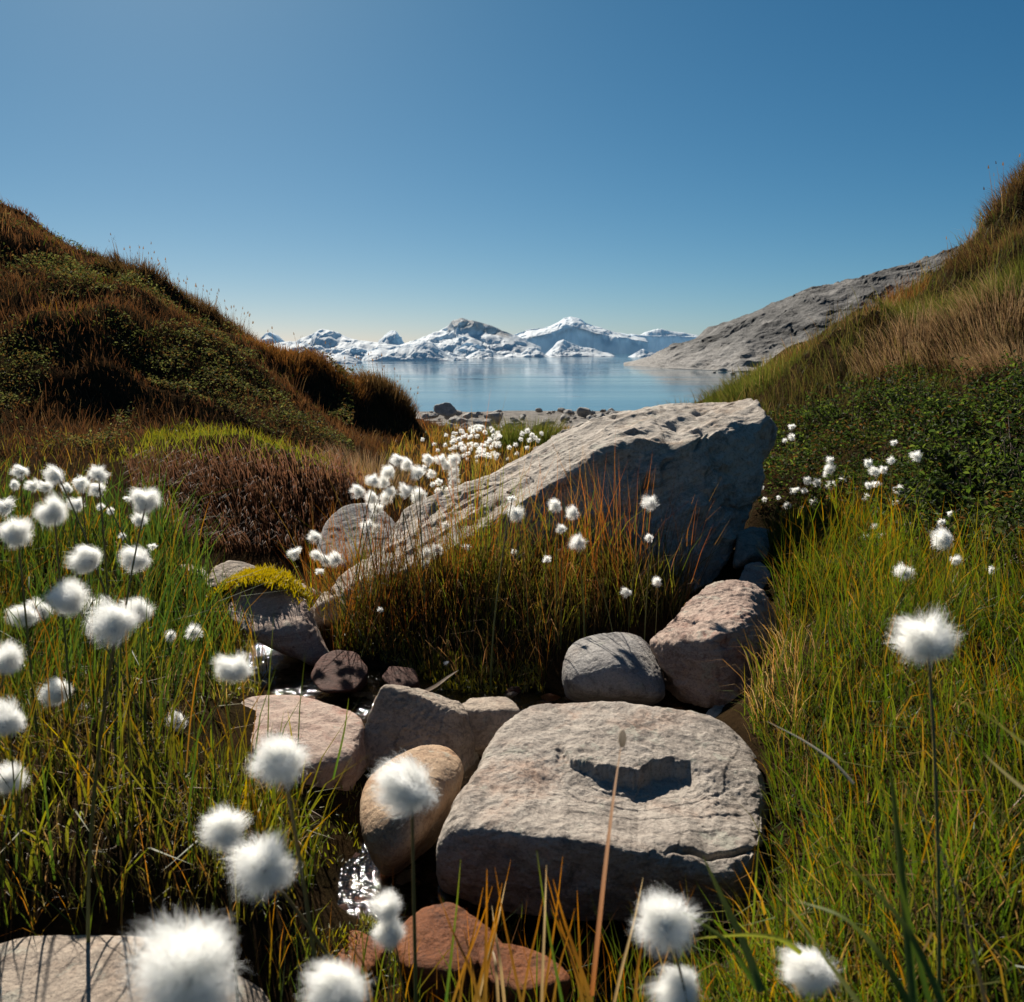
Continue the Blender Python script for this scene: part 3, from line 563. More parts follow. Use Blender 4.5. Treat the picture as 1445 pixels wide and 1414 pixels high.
# ------------------------------------------------------------------ grass and other low growth
def inside_rocks(x, y, z, grow=1.0):
    r = np.zeros(len(x), bool); p = np.stack([x, y, z], -1)
    for (c, s, n, d) in ROCKS:
        m = (np.abs(x - c[0]) < s[0] * 1.1) & (np.abs(y - c[1]) < s[1] * 1.1) & ~r
        if not m.any(): continue
        q = (p[m] - c) / s
        r[np.where(m)[0]] = ((q @ n.T) < d * grow).all(1)
    return r
def scatter(n, r0, r1, q=1.0, half=37, rng=RNG):
    th = R(half) * rng.uniform(-1, 1, n); r = (rng.uniform(r0 ** q, r1 ** q, n)) ** (1 / q)
    x = r * np.sin(th); y = r * np.cos(th)
    return x, y
class Blades:
    """collects curved ribbon blades, builds them as one mesh"""
    def __init__(s): s.v = []; s.f = []; s.c = []; s.n = 0
    def add(s, base, height, width, lean, curl, col0, col1, rng=RNG, seg=3):
        base = np.asarray(base, float); n = len(base)
        if n == 0: return
        lean = np.broadcast_to(lean, (n, 2)); _l = np.linalg.norm(lean, axis=1)[:, None] + 1e-6; lean = lean / _l * np.minimum(_l, .82)
        height = np.broadcast_to(height, n); width = np.broadcast_to(width, n)
        lean = np.broadcast_to(lean, (n, 2)); curl = np.broadcast_to(curl, n)
        col0 = np.broadcast_to(col0, (n, 3)); col1 = np.broadcast_to(col1, (n, 3))
        az = rng.uniform(0, 2 * np.pi, n); sx = np.stack([np.cos(az), np.sin(az), np.zeros(n)], -1)
        L = np.linalg.norm(lean, axis=1) + 1e-6
        V = []; Cc = []
        for k in range(seg + 1):
            t = k / seg
            b = lean * (t * (1 - curl) + curl * t * t)[:, None] if np.ndim(curl) else lean * t
            z = np.sqrt(np.clip(1 - np.minimum(L * (t + curl * (t - 1) * .6), .97) ** 2, .02, 1)) * t
            p = base + np.stack([b[:, 0] * height, b[:, 1] * height, z * height], -1)
            c = col0 + (col1 - col0) * (t ** 1.3)
            if k < seg:
                w = width * (1 - .75 * t ** 1.5) * .5
                V += [p - sx * w[:, None], p + sx * w[:, None]]; Cc += [c, c]
            else: V.append(p); Cc.append(c)
        m = 2 * seg + 1
        V = np.stack(V, 1).reshape(-1, 3); Cc = np.stack(Cc, 1).reshape(-1, 3)
        o = (np.arange(n) * m)[:, None] + s.n
        tr = []
        for k in range(seg - 1):
            a = 2 * k; tr += [[a, a + 1, a + 3], [a, a + 3, a + 2]]
        a = 2 * (seg - 1); tr.append([a, a + 1, a + 2])
        F_ = (o[:, :, None] + np.array(tr)[None]).reshape(-1, 3)
        s.v.append(V); s.f.append(F_); s.c.append(Cc); s.n += len(V)
    def mesh(s, name, mat, origin=None):
        v = np.concatenate(s.v)
        if origin is not None: v = v - np.asarray(origin)
        return mesh_np(name, v, np.concatenate(s.f), cols=np.concatenate(s.c), mats=[mat])
class Leaves(Blades):
    def add(s, pos, size, nrm, col, rng=RNG, ratio=.5):
        n = len(pos)
        if n == 0: return
        nrm = nrm / (np.linalg.norm(nrm, axis=1)[:, None] + 1e-9)
        a = rng.normal(size=(n, 3)); a -= nrm * (a * nrm).sum(1)[:, None]; a /= np.linalg.norm(a, axis=1)[:, None] + 1e-9
        b = np.cross(nrm, a); size = np.broadcast_to(size, n)[:, None]
        # six-cornered leaf folded along its midrib
        P0 = pos - a * size * .5; P3 = pos + a * size * .5
        W = b * size * ratio * .5; up = nrm * size * .12
        V = np.stack([P0, pos - a * size * .12 - W + up, pos + a * size * .22 - W * .8 + up, P3, pos + a * size * .22 + W * .8 + up, pos - a * size * .12 + W + up], 1).reshape(-1, 3)
        o = (np.arange(n) * 6)[:, None, None] + s.n
        F_ = (o + np.array([[0, 3, 2], [0, 2, 1], [0, 5, 4], [0, 4, 3]])[None]).reshape(-1, 3)
        s.v.append(V); s.f.append(F_); s.c.append(np.repeat(np.broadcast_to(col, (n, 3)), 6, 0)); s.n += len(V)
def pick(rng, n, cols, jit=.25, w=None):
    c = np.array(cols)[rng.choice(len(cols), n, p=w)]
    return c * rng.uniform(1 - jit, 1 + jit, (n, 1)) * rng.uniform(.92, 1.08, (n, 3))
GRASSM = blade_mat('grass_blade', .5, .018, .5)
HEATHM = blade_mat('heath_growth', .35, .012, .6)
LEAFM = blade_mat('willow_leaf', .46, .006, .5)
MOSSM = blade_mat('moss', .45, .03, .5)

MEADOW = [(-5000, 690), (0, 690), (120, 705), (215, 740), (250, 800), (300, 850), (350, 905), (385, 965), (330, 990), (250, 1030), (250, 1100), (330, 1110), (390, 1095), (430, 1160), (450, 1240), (420, 1280), (370, 1300), (330, 1330), (250, 1290), (0, 1290), (-5000, 1290)]
FRONT = [(330, 1340), (560, 1350), (640, 1365), (900, 1395), (1000, 1400), (1000, 1700), (-5000, 1700), (-5000, 1290), (0, 1290), (250, 1290)]
BANK = [(1085, 770), (1120, 735), (1210, 735), (1290, 800), (1445, 815), (6000, 830), (6000, 1700), (960, 1700), (1000, 1400), (1085, 1330), (1088, 1090), (1050, 1010), (1075, 960), (1100, 900)]
TUSS = [(432, 885), (470, 830), (540, 790), (640, 770), (800, 770), (940, 780), (985, 850), (950, 880), (900, 890), (860, 890), (790, 925), (770, 975), (640, 975), (560, 945), (500, 925)]
VALLEY = [(480, 690), (540, 640), (590, 612), (640, 602), (800, 602), (820, 640), (760, 690), (560, 740)]
SHRUB = [(1050, 720), (1085, 620), (1180, 590), (1290, 560), (1420, 540), (6000, 560), (6000, 840), (1445, 825), (1290, 800), (1210, 740), (1120, 735)]
MOUNDG = [(150, 650), (220, 610), (340, 585), (450, 600), (520, 640), (480, 672), (330, 650), (200, 665)]
MOUNDF = [(180, 665), (330, 650), (480, 668), (520, 700), (500, 770), (430, 790), (300, 780), (200, 740)]

GREENS = [(.022, .042, .008), (.036, .058, .009), (.055, .072, .010), (.085, .085, .012)]
grass = Blades()
def fill(n, r0, r1, poly, h, w, lean, leanvar, cols, tips, q=1.0, clump=None, wts=None, out=None, half=37, curl=.6, rockgrow=.98, minz=None, hfun=None, twts=None):
    out = out if out is not None else grass
    if poly in (MEADOW, BANK, FRONT) or poly[0][0] < -3000: n = int(n * 60 / half); half = 60
    x, y = scatter(n, r0, r1, q, half); z = H(x, y)
    u, v, dp = proj(np.stack([x, y, z], -1))
    m = in_poly(u, v, poly) & ~inside_rocks(x, y, z + .015, rockgrow)
    if minz is not None: m &= z > minz
    if clump is not None:
        m &= (fbm(p2(x, y, clump[0]), 2, clump[1]) + RNG.uniform(-.35, .35, len(x))) > clump[2]
    x, y, z, u, v, dp = (a[m] for a in (x, y, z, u, v, dp)); k = len(x)
    hh = RNG.uniform(h[0], h[1], k) * (1 + .35 * fbm(p2(x, y, 5), 2, 63))
    if hfun is not None: hh = hh * hfun(u, v, x, y)
    ww = RNG.uniform(w[0], w[1], k) * np.maximum(1, dp / 1.8)
    ln = np.array(lean) + RNG.normal(0, leanvar, (k, 2)) + .22 * np.stack([fbm(p2(x, y, 4), 2, 71), fbm(p2(x, y, 4), 2, 72)], -1)
    tone = (.92 + .65 * fbm(p2(x, y, 2.6), 3, 81))[:, None]
    out.add(np.stack([x, y, z - .01], -1), hh, ww, ln, np.full(k, curl), pick(RNG, k, cols, w=wts) * tone, pick(RNG, k, tips, w=twts) * tone)
    return k
TIPS = [(.06, .08, .011), (.13, .105, .016), (.21, .085, .02), (.036, .055, .009)]
# left meadow
fill(24000, .55, 3.1, MEADOW, (.07, .17), (.0014, .0032), (.06, -.03), .34, GREENS, TIPS, q=1.25, clump=(3.4, 14, -.16))
fill(3600, .5, 3.1, MEADOW, (.18, .30), (.0018, .0036), (.14, -.05), .22, GREENS, TIPS, q=1.25, curl=.85)
fill(15000, .5, 2.6, MEADOW, (.03, .10), (.0012, .0022), (0, 0), .5, [(.16, .10, .035), (.10, .07, .02), (.09, .10, .015)], [(.30, .20, .09), (.25, .12, .03), (.14, .15, .02)], q=1.2)
fill(5200, .9, 3.1, [(-4000, 690), (120, 700), (230, 740), (300, 840), (330, 960), (200, 1000), (-4000, 1000)], (.14, .30), (.0028, .0048), (.16, -.06), .26, [(.012, .026, .007), (.02, .04, .009)], [(.03, .055, .010), (.06, .085, .014)], q=1.2, curl=.9)
fill(30000, .5, 3.1, MEADOW, (.015, .05), (.0014, .0028), (0, 0), .6, [(.02, .026, .006), (.035, .026, .010)], [(.05, .055, .009), (.09, .06, .02)], q=1.2)
# broad bent leaves, sunlit, low in the meadow and on the bank
fill(2600, .5, 1.7, [(-300, 1060), (250, 1060), (430, 1110), (450, 1260), (380, 1300), (250, 1290), (-300, 1290)], (.07, .17), (.0028, .0052), (.05, -.05), .42, [(.05, .065, .010), (.08, .08, .012)], [(.16, .16, .018), (.22, .17, .02), (.24, .12, .02)], q=1.2, curl=.9)
fill(1800, .5, 2.8, BANK, (.10, .20), (.0030, .0052), (-.22, -.14), .42, [(.03, .055, .009), (.05, .07, .010)], [(.08, .11, .012), (.14, .13, .018), (.26, .13, .03)], q=1.15, half=42, curl=.95)
# strip of grass at the very front
fill(5200, .42, 1.25, FRONT, (.05, .15), (.0012, .0026), (.0, -.02), .26, GREENS + [(.16, .09, .02)], TIPS + [(.32, .12, .03)], q=1.3, half=44)
# right-hand bank
bankh = lambda u, v, x, y: .75 + .5 * sstep(1000, 780, v)
fill(78000, .5, 3.1, BANK, (.05, .12), (.0016, .0034), (-.16, -.12), .42, [(.020, .042, .007), (.032, .056, .008), (.050, .068, .009)], [(.050, .082, .010), (.095, .098, .013), (.20, .085, .017), (.24, .14, .045)], q=1.15, half=42, hfun=bankh, twts=(.46, .28, .19, .07), clump=(4.2, 15, -.22))
fill(12000, .5, 3.1, BANK, (.12, .20), (.0014, .0026), (-.14, -.08), .20, [(.034, .06, .009), (.055, .075, .010)], [(.09, .115, .013), (.16, .125, .017), (.24, .105, .02)], q=1.15, half=42, hfun=bankh)
fill(60000, .45, 3.1, BANK, (.02, .05), (.0016, .003), (-.1, -.1), .55, [(.02, .03, .006), (.04, .03, .010), (.03, .045, .008)], [(.05, .06, .009), (.10, .07, .02), (.04, .06, .009)], q=1.1, half=42)
fill(5000, .5, 3.1, BANK, (.05, .14), (.0012, .0022), (-.3, -.2), .6, [(.12, .075, .03), (.16, .11, .05)], [(.28, .18, .08), (.22, .12, .04)], q=1.15, half=42, clump=(3, 58, .0))
fill(9000, 1.3, 2.4, [(1060, 880), (1110, 860), (1135, 940), (1125, 1040), (1060, 1050)], (.05, .14), (.0012, .002), (-.35, -.35), .3, [(.22, .13, .05), (.14, .09, .03)], [(.42, .28, .14), (.34, .18, .06)], q=1.0)
# tussock in front of the largest boulder
edge = lambda u, v, x, y: (1 + .45 * sstep(470, 520, u) * (1 - sstep(680, 760, u)) * (v < 880)) * (.6 + .75 * sstep(-.3, .35, fbm(p2(x, y, 3.4), 3, 97))) * (1.1 - .45 * sstep(880, 960, v))
fill(24000, 1.6, 2.75, TUSS, (.04, .13), (.0012, .0022), (0, -.10), .34, [(.022, .026, .006), (.04, .028, .008), (.04, .045, .008)], [(.08, .085, .012), (.13, .06, .018), (.12, .11, .018)], q=1.0, hfun=edge)
fill(9000, 1.6, 2.75, TUSS, (.10, .22), (.0013, .0022), (0, -.10), .30, [(.035, .05, .008), (.055, .065, .010)], [(.11, .13, .016), (.18, .15, .022)], q=1.0, hfun=edge, clump=(3.2, 95, -.05))
fill(11000, 1.7, 2.75, TUSS, (.14, .29), (.0010, .0018), (.02, -.05), .20, [(.06, .022, .010), (.09, .032, .012), (.05, .035, .010)], [(.25, .08, .025), (.32, .13, .035), (.20, .12, .03)], q=1.0, clump=(3.0, 91, -.08), curl=.4, hfun=edge)
fill(3000, 1.7, 2.75, TUSS, (.08, .2), (.0012, .0018), (-.05, -.2), .55, [(.10, .05, .025), (.14, .09, .04)], [(.26, .15, .07), (.20, .10, .04)], q=1.0)
fill(6000, 1.9, 2.75, [(425, 900), (450, 850), (640, 790), (720, 850), (640, 900), (480, 935)], (.16, .33), (.0011, .0019), (.03, -.05), .18, [(.06, .022, .010), (.09, .032, .012), (.05, .045, .010)], [(.25, .08, .025), (.32, .13, .035), (.20, .15, .03)], q=1.0, curl=.4)
# valley floor behind
fill(22000, 3.3, 10.5, VALLEY, (.06, .15), (.0013, .0022), (0, 0), .3, [(.12, .07, .02), (.07, .08, .015), (.16, .08, .025)], [(.26, .14, .04), (.17, .15, .03), (.30, .15, .05)], q=.9)
# grassy top and dry hanging front of the mound left of the stream
fill(22000, 3.0, 5.0, MOUNDG, (.03, .08), (.0013, .0022), (.05, -.1), .35, [(.045, .062, .010), (.07, .078, .012)], [(.13, .135, .017), (.17, .13, .02)], q=1.0)
fill(44000, 2.6, 4.4, MOUNDF, (.08, .20), (.0012, .0022), (.1, -.75), .22, [(.065, .035, .02), (.09, .045, .025), (.045, .025, .016)], [(.13, .07, .045), (.10, .05, .03)], q=1.0)
fill(7000, 2.4, 5.0, [(-4000, 620), (150, 620), (260, 660), (260, 730), (120, 700), (-4000, 690)], (.03, .09), (.0013, .002), (0, 0), .35, [(.13, .08, .02), (.09, .09, .016)], [(.28, .16, .04), (.20, .17, .03)], q=1.0)
tag(link('grass', grass.mesh('grass', GRASSM)), kind='stuff')

# heath on both slopes
heath = Blades()
def slope_fill(n, side, r0, r1, h, w, cols, tips, q=1.0, clump=None, lean=(0, 0), lv=.35, zmin=.16, out=None, curl=.5):
    x, y = scatter(int(n * 1.3), r0, r1, q, 52); m = (x < -.2) if side < 0 else (x > .6)
    x, y = x[m], y[m]; z = H(x, y); u, v, dp = proj(np.stack([x, y, z], -1))
    m = (y > (3.3 if side < 0 else 3.0)) & (z > (zmin if side > 0 else np.where(y > 4.2, -.3, zmin))) & ~in_poly(u, v, VALLEY)
    if side > 0: m &= ~(in_poly(u, v, SHRUB) & (RNG.uniform(0, 1, len(x)) < .8))
    m &= (y < 10.8) & ~inside_rocks(x, y, z + .02) & (v < 735)
    if side < 0: m &= ~in_poly(u, v, MOUNDF) & ~((y < 4.8) & in_poly(u, v, MOUNDG))
    if side < 0: m &= ~((fbm(p2(x, y, 1.5), 3, 65) > .03) & (y < 9.2) & (RNG.uniform(0, 1, len(x)) < .72))
    m &= (fbm(p2(x, y, 2.6), 3, 117) + RNG.uniform(-.3, .3, len(x))) > -.30
    if clump is not None: m &= (fbm(p2(x, y, clump[0]), 3, clump[1]) + RNG.uniform(-.2, .2, len(x))) > clump[2]
    x, y, z, dp = x[m], y[m], z[m], dp[m]; k = len(x)
    hh = RNG.uniform(h[0], h[1], k) * (1 + .4 * fbm(p2(x, y, 4), 2, 66)); ww = RNG.uniform(w[0], w[1], k) * np.maximum(1, dp / 2.6)
    tone = (.95 + .95 * fbm(p2(x, y, 1.9), 3, 83)).clip(.25, 2)[:, None]
    ln = np.array(lean) + RNG.normal(0, lv, (k, 2)) + .3 * np.stack([fbm(p2(x, y, 2.5), 2, 73), fbm(p2(x, y, 2.5), 2, 74)], -1)
    (out or heath).add(np.stack([x, y, z - .008], -1), hh, ww, ln, np.full(k, curl), pick(RNG, k, cols) * tone, pick(RNG, k, tips) * tone)
BROWN = [(.055, .024, .012), (.08, .036, .016), (.04, .022, .011)]; BROWNT = [(.105, .048, .022), (.13, .064, .028), (.08, .048, .02)]
slope_fill(150000, -1, 3.2, 11.5, (.03, .08), (.0016, .0028), BROWN, BROWNT, q=1.05)
slope_fill(26000, -1, 4.5, 11.5, (.08, .17), (.0014, .0022), BROWN, BROWNT + [(.24, .15, .07)], q=1.1, clump=(1.4, 12, .02))
slope_fill(22000, -1, 3.2, 9, (.04, .09), (.0015, .0024), GREENS, TIPS, q=1.0, clump=(1.1, 22, .12))
slope_fill(100000, 1, 3.2, 9.5, (.05, .12), (.0015, .0026), [(.035, .04, .011), (.055, .04, .015), (.04, .048, .011)], [(.09, .085, .022), (.13, .08, .03), (.07, .08, .016)], q=1.05)
slope_fill(34000, 1, 3.4, 9.5, (.10, .22), (.0014, .0024), [(.045, .052, .012), (.07, .052, .018)], [(.11, .10, .022), (.19, .13, .055)], q=1.05, clump=(1.2, 32, .0), lean=(-.25, -.15), lv=.22)
slope_fill(12000, 1, 3.6, 9.5, (.09, .20), (.0014, .0022), [(.16, .10, .05), (.12, .07, .035)], [(.36, .25, .15), (.30, .19, .10)], q=1.05, clump=(2.4, 42, .30), lean=(-.45, -.3), lv=.3, curl=.8)
tag(link('heath_grass', heath.mesh('heath_grass', HEATHM)), kind='stuff')

# dwarf willow and crowberry carpets
def carpet(name, n, region, hmax, size, cols, q=1.0, r0=2.4, r1=7, clump=None, seed=0, side=1):
    L_ = Leaves(); x, y = scatter(int(n * 1.25), r0, r1, q, 52)
    z = H(x, y); u, v, dp = proj(np.stack([x, y, z], -1))
    m = region(x, y, z, u, v) & ~inside_rocks(x, y, z + .02)
    if clump is not None: m &= (fbm(p2(x, y, clump[0]), 3, clump[1]) + RNG.uniform(-.12, .12, len(x))) > clump[2]
    x, y, z, dp = x[m], y[m], z[m], dp[m]; k = len(x)
    hc = hmax * np.clip(.5 + 1.5 * fbm(p2(x, y, 3.6), 3, seed + 5), .06, 1.4)
    t = RNG.uniform(0, 1, k) ** .45
    n_ = np.stack([RNG.normal(0, .55, k), RNG.normal(0, .55, k) - .25, np.full(k, .75)], -1)
    L_.add(np.stack([x, y, z + hc * t + .004], -1), RNG.uniform(size[0], size[1], k) * np.maximum(1, dp / 4.5), n_, pick(RNG, k, cols, .35) * (.85 + .3 * fbm(p2(x, y, 2), 2, seed + 9))[:, None], ratio=.5)
    tag(link(name, L_.mesh(name, LEAFM)), kind='stuff')
WILLOW = [(.026, .044, .011), (.040, .062, .012), (.075, .095, .020), (.024, .032, .010), (.09, .05, .018)]
carpet('willow_undergrowth', 150000, lambda x, y, z, u, v: in_poly(u, v, SHRUB) & (x > .9), .19, (.012, .024), WILLOW, r0=2.5, r1=5.4, clump=(1.1, 55, -.42), seed=1)
carpet('crowberry_undergrowth', 330000, lambda x, y, z, u, v: (x < -.9) & (y > 3.3) & (v < 640) & (u < 500) & ~((y < 4.9) & in_poly(u, v, MOUNDG)), .13, (.011, .020), [(.07, .075, .022), (.11, .11, .038), (.04, .045, .015), (.10, .06, .022)], r0=3.3, r1=9.6, clump=(1.5, 65, .02), seed=3)

# cushions of moss at the water's edge
moss = Blades()
def moss_fill(n, poly, h, cols, r0=.8, r1=2.6, grow=.97):
    x, y = scatter(n, r0, r1, 1.1, 37); z = H(x, y); u, v, dp = proj(np.stack([x, y, z], -1))
    m = in_poly(u, v, poly) & ~inside_rocks(x, y, z + .01, grow) & (z > -.045)
    x, y, z, dp = x[m], y[m], z[m], dp[m]; k = len(x)
    lump = .5 + .9 * fbm(p2(x, y, 16), 2, 5)
    moss.add(np.stack([x, y, z - .004 + np.clip(lump, 0, 1.3) * h * .8], -1), RNG.uniform(.6, 1.2, k) * h, RNG.uniform(.0016, .003, k) * np.maximum(1, dp / 1.4), RNG.normal(0, .45, (k, 2)), np.full(k, .4), pick(RNG, k, cols), pick(RNG, k, [tuple(np.array(c) * 1.6) for c in cols]), seg=2)
YM = [(.13, .12, .012), (.10, .11, .012), (.17, .13, .015)]; DM = [(.04, .055, .010), (.07, .07, .012), (.09, .07, .015)]
moss_fill(26000, [(440, 1080), (500, 1068), (530, 1090), (500, 1150), (520, 1230), (430, 1250), (400, 1150)], .016, YM + DM)
moss_fill(16000, [(290, 1095), (380, 1090), (400, 1130), (330, 1150), (280, 1130)], .016, [(.24, .17, .015), (.20, .15, .015)])
moss_fill(60000, [(420, 880), (520, 880), (640, 930), (760, 940), (770, 985), (640, 985), (560, 945), (490, 925)], .022, DM + YM, r0=1.5)
moss_fill(24000, [(560, 1290), (700, 1290), (840, 1380), (700, 1420), (500, 1400), (400, 1340)], .018, DM + YM, r0=.7, r1=1.4)
moss_fill(12000, [(655, 1060), (700, 1040), (700, 1090), (670, 1110)], .016, DM, r0=1.1)
moss_fill(14000, [(310, 940), (365, 950), (370, 985), (300, 1000)], .018, DM + YM, r0=1.3)
# a cushion on the mossy-topped rock
x = RNG.normal(-.665, .055, 3500); y = RNG.normal(2.25, .03, 3500)
pz = .175 - ((x + .665) / .14) ** 2 * .07
moss.add(np.stack([x, y, pz - .012], -1), .022, .004, RNG.normal(0, .4, (3500, 2)), np.full(3500, .3), pick(RNG, 3500, [(.16, .13, .012), (.12, .10, .012)]), pick(RNG, 3500, [(.30, .22, .02)]), seg=2)
tag(link('moss', moss.mesh('moss', MOSSM)), kind='stuff')
# ------------------------------------------------------------------ tussocks and bushes that stand out singly
def ground_at(u, v, y0=1.2, y1=14):
    Y = np.linspace(y0, y1, 500); p = P(np.full(500, float(u)), np.full(500, float(v)), Y)
    below = np.where(p[:, 2] < H(p[:, 0], p[:, 1]))[0]
    return p[below[0]] if len(below) else None
def tussock(label, x, y, r, n, h, w, cols, tips, lean=(0, 0), spread=.55, curl=.6, heads=0, name='grass_tussock', mat=None):
    z0 = Hs(x, y); B = Blades()
    a = RNG.uniform(0, 2 * np.pi, n); rr = r * np.sqrt(RNG.uniform(0, 1, n)); dx, dy = rr * np.cos(a), rr * np.sin(a)
    z = H(x + dx, y + dy)
    ln = np.stack([dx, dy], -1) / r * spread + np.array(lean) + RNG.normal(0, .14, (n, 2))
    B.add(np.stack([x + dx, y + dy, z - .01], -1), RNG.uniform(h[0], h[1], n), RNG.uniform(w[0], w[1], n), ln, np.full(n, curl), pick(RNG, n, cols), pick(RNG, n, tips))
    o = link(name, B.mesh(name, mat or HEATHM, (x, y, z0)), loc=(x, y, z0))
    if heads:                                       # seed heads on thin stalks above the tuft
        S = Blades(); a = RNG.uniform(0, 2 * np.pi, heads); rr = r * np.sqrt(RNG.uniform(0, 1, heads)); dx, dy = rr * np.cos(a), rr * np.sin(a)
        ln = np.stack([dx, dy], -1) / r * .25 + RNG.normal(0, .1, (heads, 2)); hh = RNG.uniform(1.15, 1.7, heads) * h[1]
        base = np.stack([x + dx, y + dy, H(x + dx, y + dy)], -1)
        S.add(base, hh, .0060, ln, np.full(heads, .1), (.12, .07, .03), (.15, .09, .04))
        tip = base + np.concatenate([ln, np.sqrt(np.clip(1 - (ln ** 2).sum(1), .1, 1))[:, None]], 1) * hh[:, None]
        S.add(tip - np.array([0, 0, .004]), .026, .011, ln, np.full(heads, .1), (.16, .09, .04), (.20, .12, .06))
        tag(link('seed_stalks', S.mesh('seed_stalks', mat or HEATHM, (x, y, z0)), o), kind='stuff')
    return tag(o, label, 'grass tussock', kind='thing')
RUSTY = ([(.10, .045, .018), (.075, .035, .015)], [(.20, .09, .03), (.15, .075, .028)])
DARKT = ([(.045, .028, .014), (.06, .035, .016)], [(.12, .07, .03), (.09, .055, .022)])
STRAW = ([(.10, .06, .032), (.14, .09, .045)], [(.30, .21, .12), (.22, .14, .075)])
GRN = ([(.025, .038, .009), (.035, .05, .009)], [(.065, .075, .015), (.095, .08, .02)])
def tp(u, v, Y): p = P(u, v, Y); return p[0], p[1]
tussock('dark tufted tussock standing up on the skyline of the left slope', *tp(190, 385, 8.2), .26, 1300, (.07, .14), (.003, .0055), *DARKT, heads=26)
tussock('brown skyline tussock just below the dark tufted one on the left slope', *tp(265, 420, 8.5), .24, 1000, (.07, .14), (.003, .0055), *DARKT, heads=22)
tussock('thin brown skyline tussock between two larger ones, level with the far icebergs', *tp(325, 452, 8.6), .22, 900, (.06, .14), (.003, .0055), *DARKT, heads=20)
tussock('rusty brown tussock on the left slope in front of the leftmost icebergs', *tp(400, 522, 7.6), .34, 1700, (.06, .13), (.003, .005), *RUSTY, heads=12)
tussock('rounded rusty tussock against the water, second from the end of the slope', *tp(478, 560, 7.8), .28, 1500, (.07, .14), (.003, .005), *RUSTY, heads=14)
tussock('dome-shaped dark rusty tussock at the very end of the left slope, by the water', *tp(545, 600, 8.2), .27, 2200, (.09, .17), (.0035, .006), *DARKT, heads=34)
tussock('bright green rushy tussock in front of the beach, behind the small cotton grass', *tp(742, 615, 8.0), .30, 900, (.20, .36), (.005, .008), *GRN, spread=.45, curl=.8, mat=GRASSM)
tussock('pale grass tuft in the shadow at the end of the green mound', *tp(520, 640, 4.9), .22, 700, (.10, .2), (.0025, .004), *STRAW, spread=.6)
tussock('green grassy tuft at the waterline end of the right-hand slope', *tp(1075, 548, 6.0), .34, 1500, (.12, .25), (.0026, .0048), *GRN, lean=(-.2, -.1), mat=GRASSM)
tussock('bleached straw tussock highest beside the headland rock', *tp(1190, 470, 6.0), .30, 1000, (.12, .20), (.0024, .004), *STRAW, lean=(-.45, -.3), curl=.8)
tussock('large bleached hanging straw tussock in the middle of the right slope', *tp(1375, 500, 4.7), .26, 1300, (.14, .26), (.0018, .003), *STRAW, lean=(-.7, -.5), curl=.9)
tussock('bleached straw tuft at the right frame edge under the hanging straw tussock', *tp(1425, 545, 4.2), .2, 1300, (.12, .22), (.002, .0032), *STRAW, lean=(-.5, -.35), curl=.8)
tussock('brown straw tussock on the skyline of the right slope above the bleached ones', *tp(1340, 405, 6.9), .28, 900, (.07, .15), (.0026, .0045), *STRAW, lean=(-.3, -.1), heads=14)
tussock('dark brown tuft at the top right corner of the slope against the sky', *tp(1445, 295, 6.6), .26, 1300, (.11, .2), (.003, .005), *DARKT, lean=(-.2, 0), heads=22)
tussock('small orange-brown tuft under the slope left of the bleached straw', *tp(1150, 500, 6.2), .26, 1200, (.14, .24), (.003, .0048), *RUSTY, lean=(-.4, -.25))

tussock('drooping tan tuft hanging over the willow bushes, left of the largest straw tussock', *tp(1260, 520, 5.0), .2, 900, (.12, .22), (.002, .0034), *STRAW, lean=(-.6, -.5), curl=.9)
tussock('dark green grass tuft between the tan tufts of the right slope', *tp(1320, 470, 5.4), .3, 1200, (.10, .22), (.0022, .004), *GRN, lean=(-.3, -.3), mat=GRASSM)
tussock('dark green grass clump high on the right slope at the frame edge', *tp(1440, 420, 5.0), .3, 1400, (.12, .24), (.0022, .004), *GRN, lean=(-.3, -.2), mat=GRASSM)
tussock('brown drooping tuft in the upper part of the right slope', *tp(1400, 400, 6.0), .28, 1000, (.09, .18), (.0024, .004), *DARKT, lean=(-.6, -.4), curl=.9)
tussock('brown shaggy tuft below the skyline beside the headland', *tp(1240, 445, 6.2), .28, 1000, (.10, .2), (.0024, .004), *RUSTY, lean=(-.5, -.3), curl=.9)

def twig_mat():
    m, nt, out = new_mat('willow_bark'); bs = N(nt, 'ShaderNodeBsdfPrincipled'); bs.inputs['Roughness'].default_value = .8
    tc = N(nt, 'ShaderNodeTexCoord').outputs['Object']
    nt.links.new(ramp(nt, noise(nt, tc, 60, 4), [(.3, (.05, .03, .02)), (.7, (.13, .08, .05))]), bs.inputs['Base Color']); nt.links.new(bs.outputs[0], out.inputs[0]); return m
BARK = twig_mat()
def tube(path, rad, sides=5, cap=True):
    path = np.asarray(path, float); n = len(path); rad = np.broadcast_to(rad, n)
    tg = np.gradient(path, axis=0); tg /= np.linalg.norm(tg, axis=1)[:, None] + 1e-12
    ref = np.array([.31, .95, .07]); A = np.cross(tg, ref); A /= np.linalg.norm(A, axis=1)[:, None] + 1e-9; Bv = np.cross(tg, A)
    an = np.linspace(0, 2 * np.pi, sides, endpoint=False)
    v = (path[:, None] + rad[:, None, None] * (np.cos(an)[None, :, None] * A[:, None] + np.sin(an)[None, :, None] * Bv[:, None])).reshape(-1, 3)
    i = np.arange(n * sides).reshape(n, sides); j = np.roll(i, -1, 1)
    f = np.stack([i[:-1].ravel(), j[:-1].ravel(), j[1:].ravel(), i[1:].ravel()], -1)
    return v, f
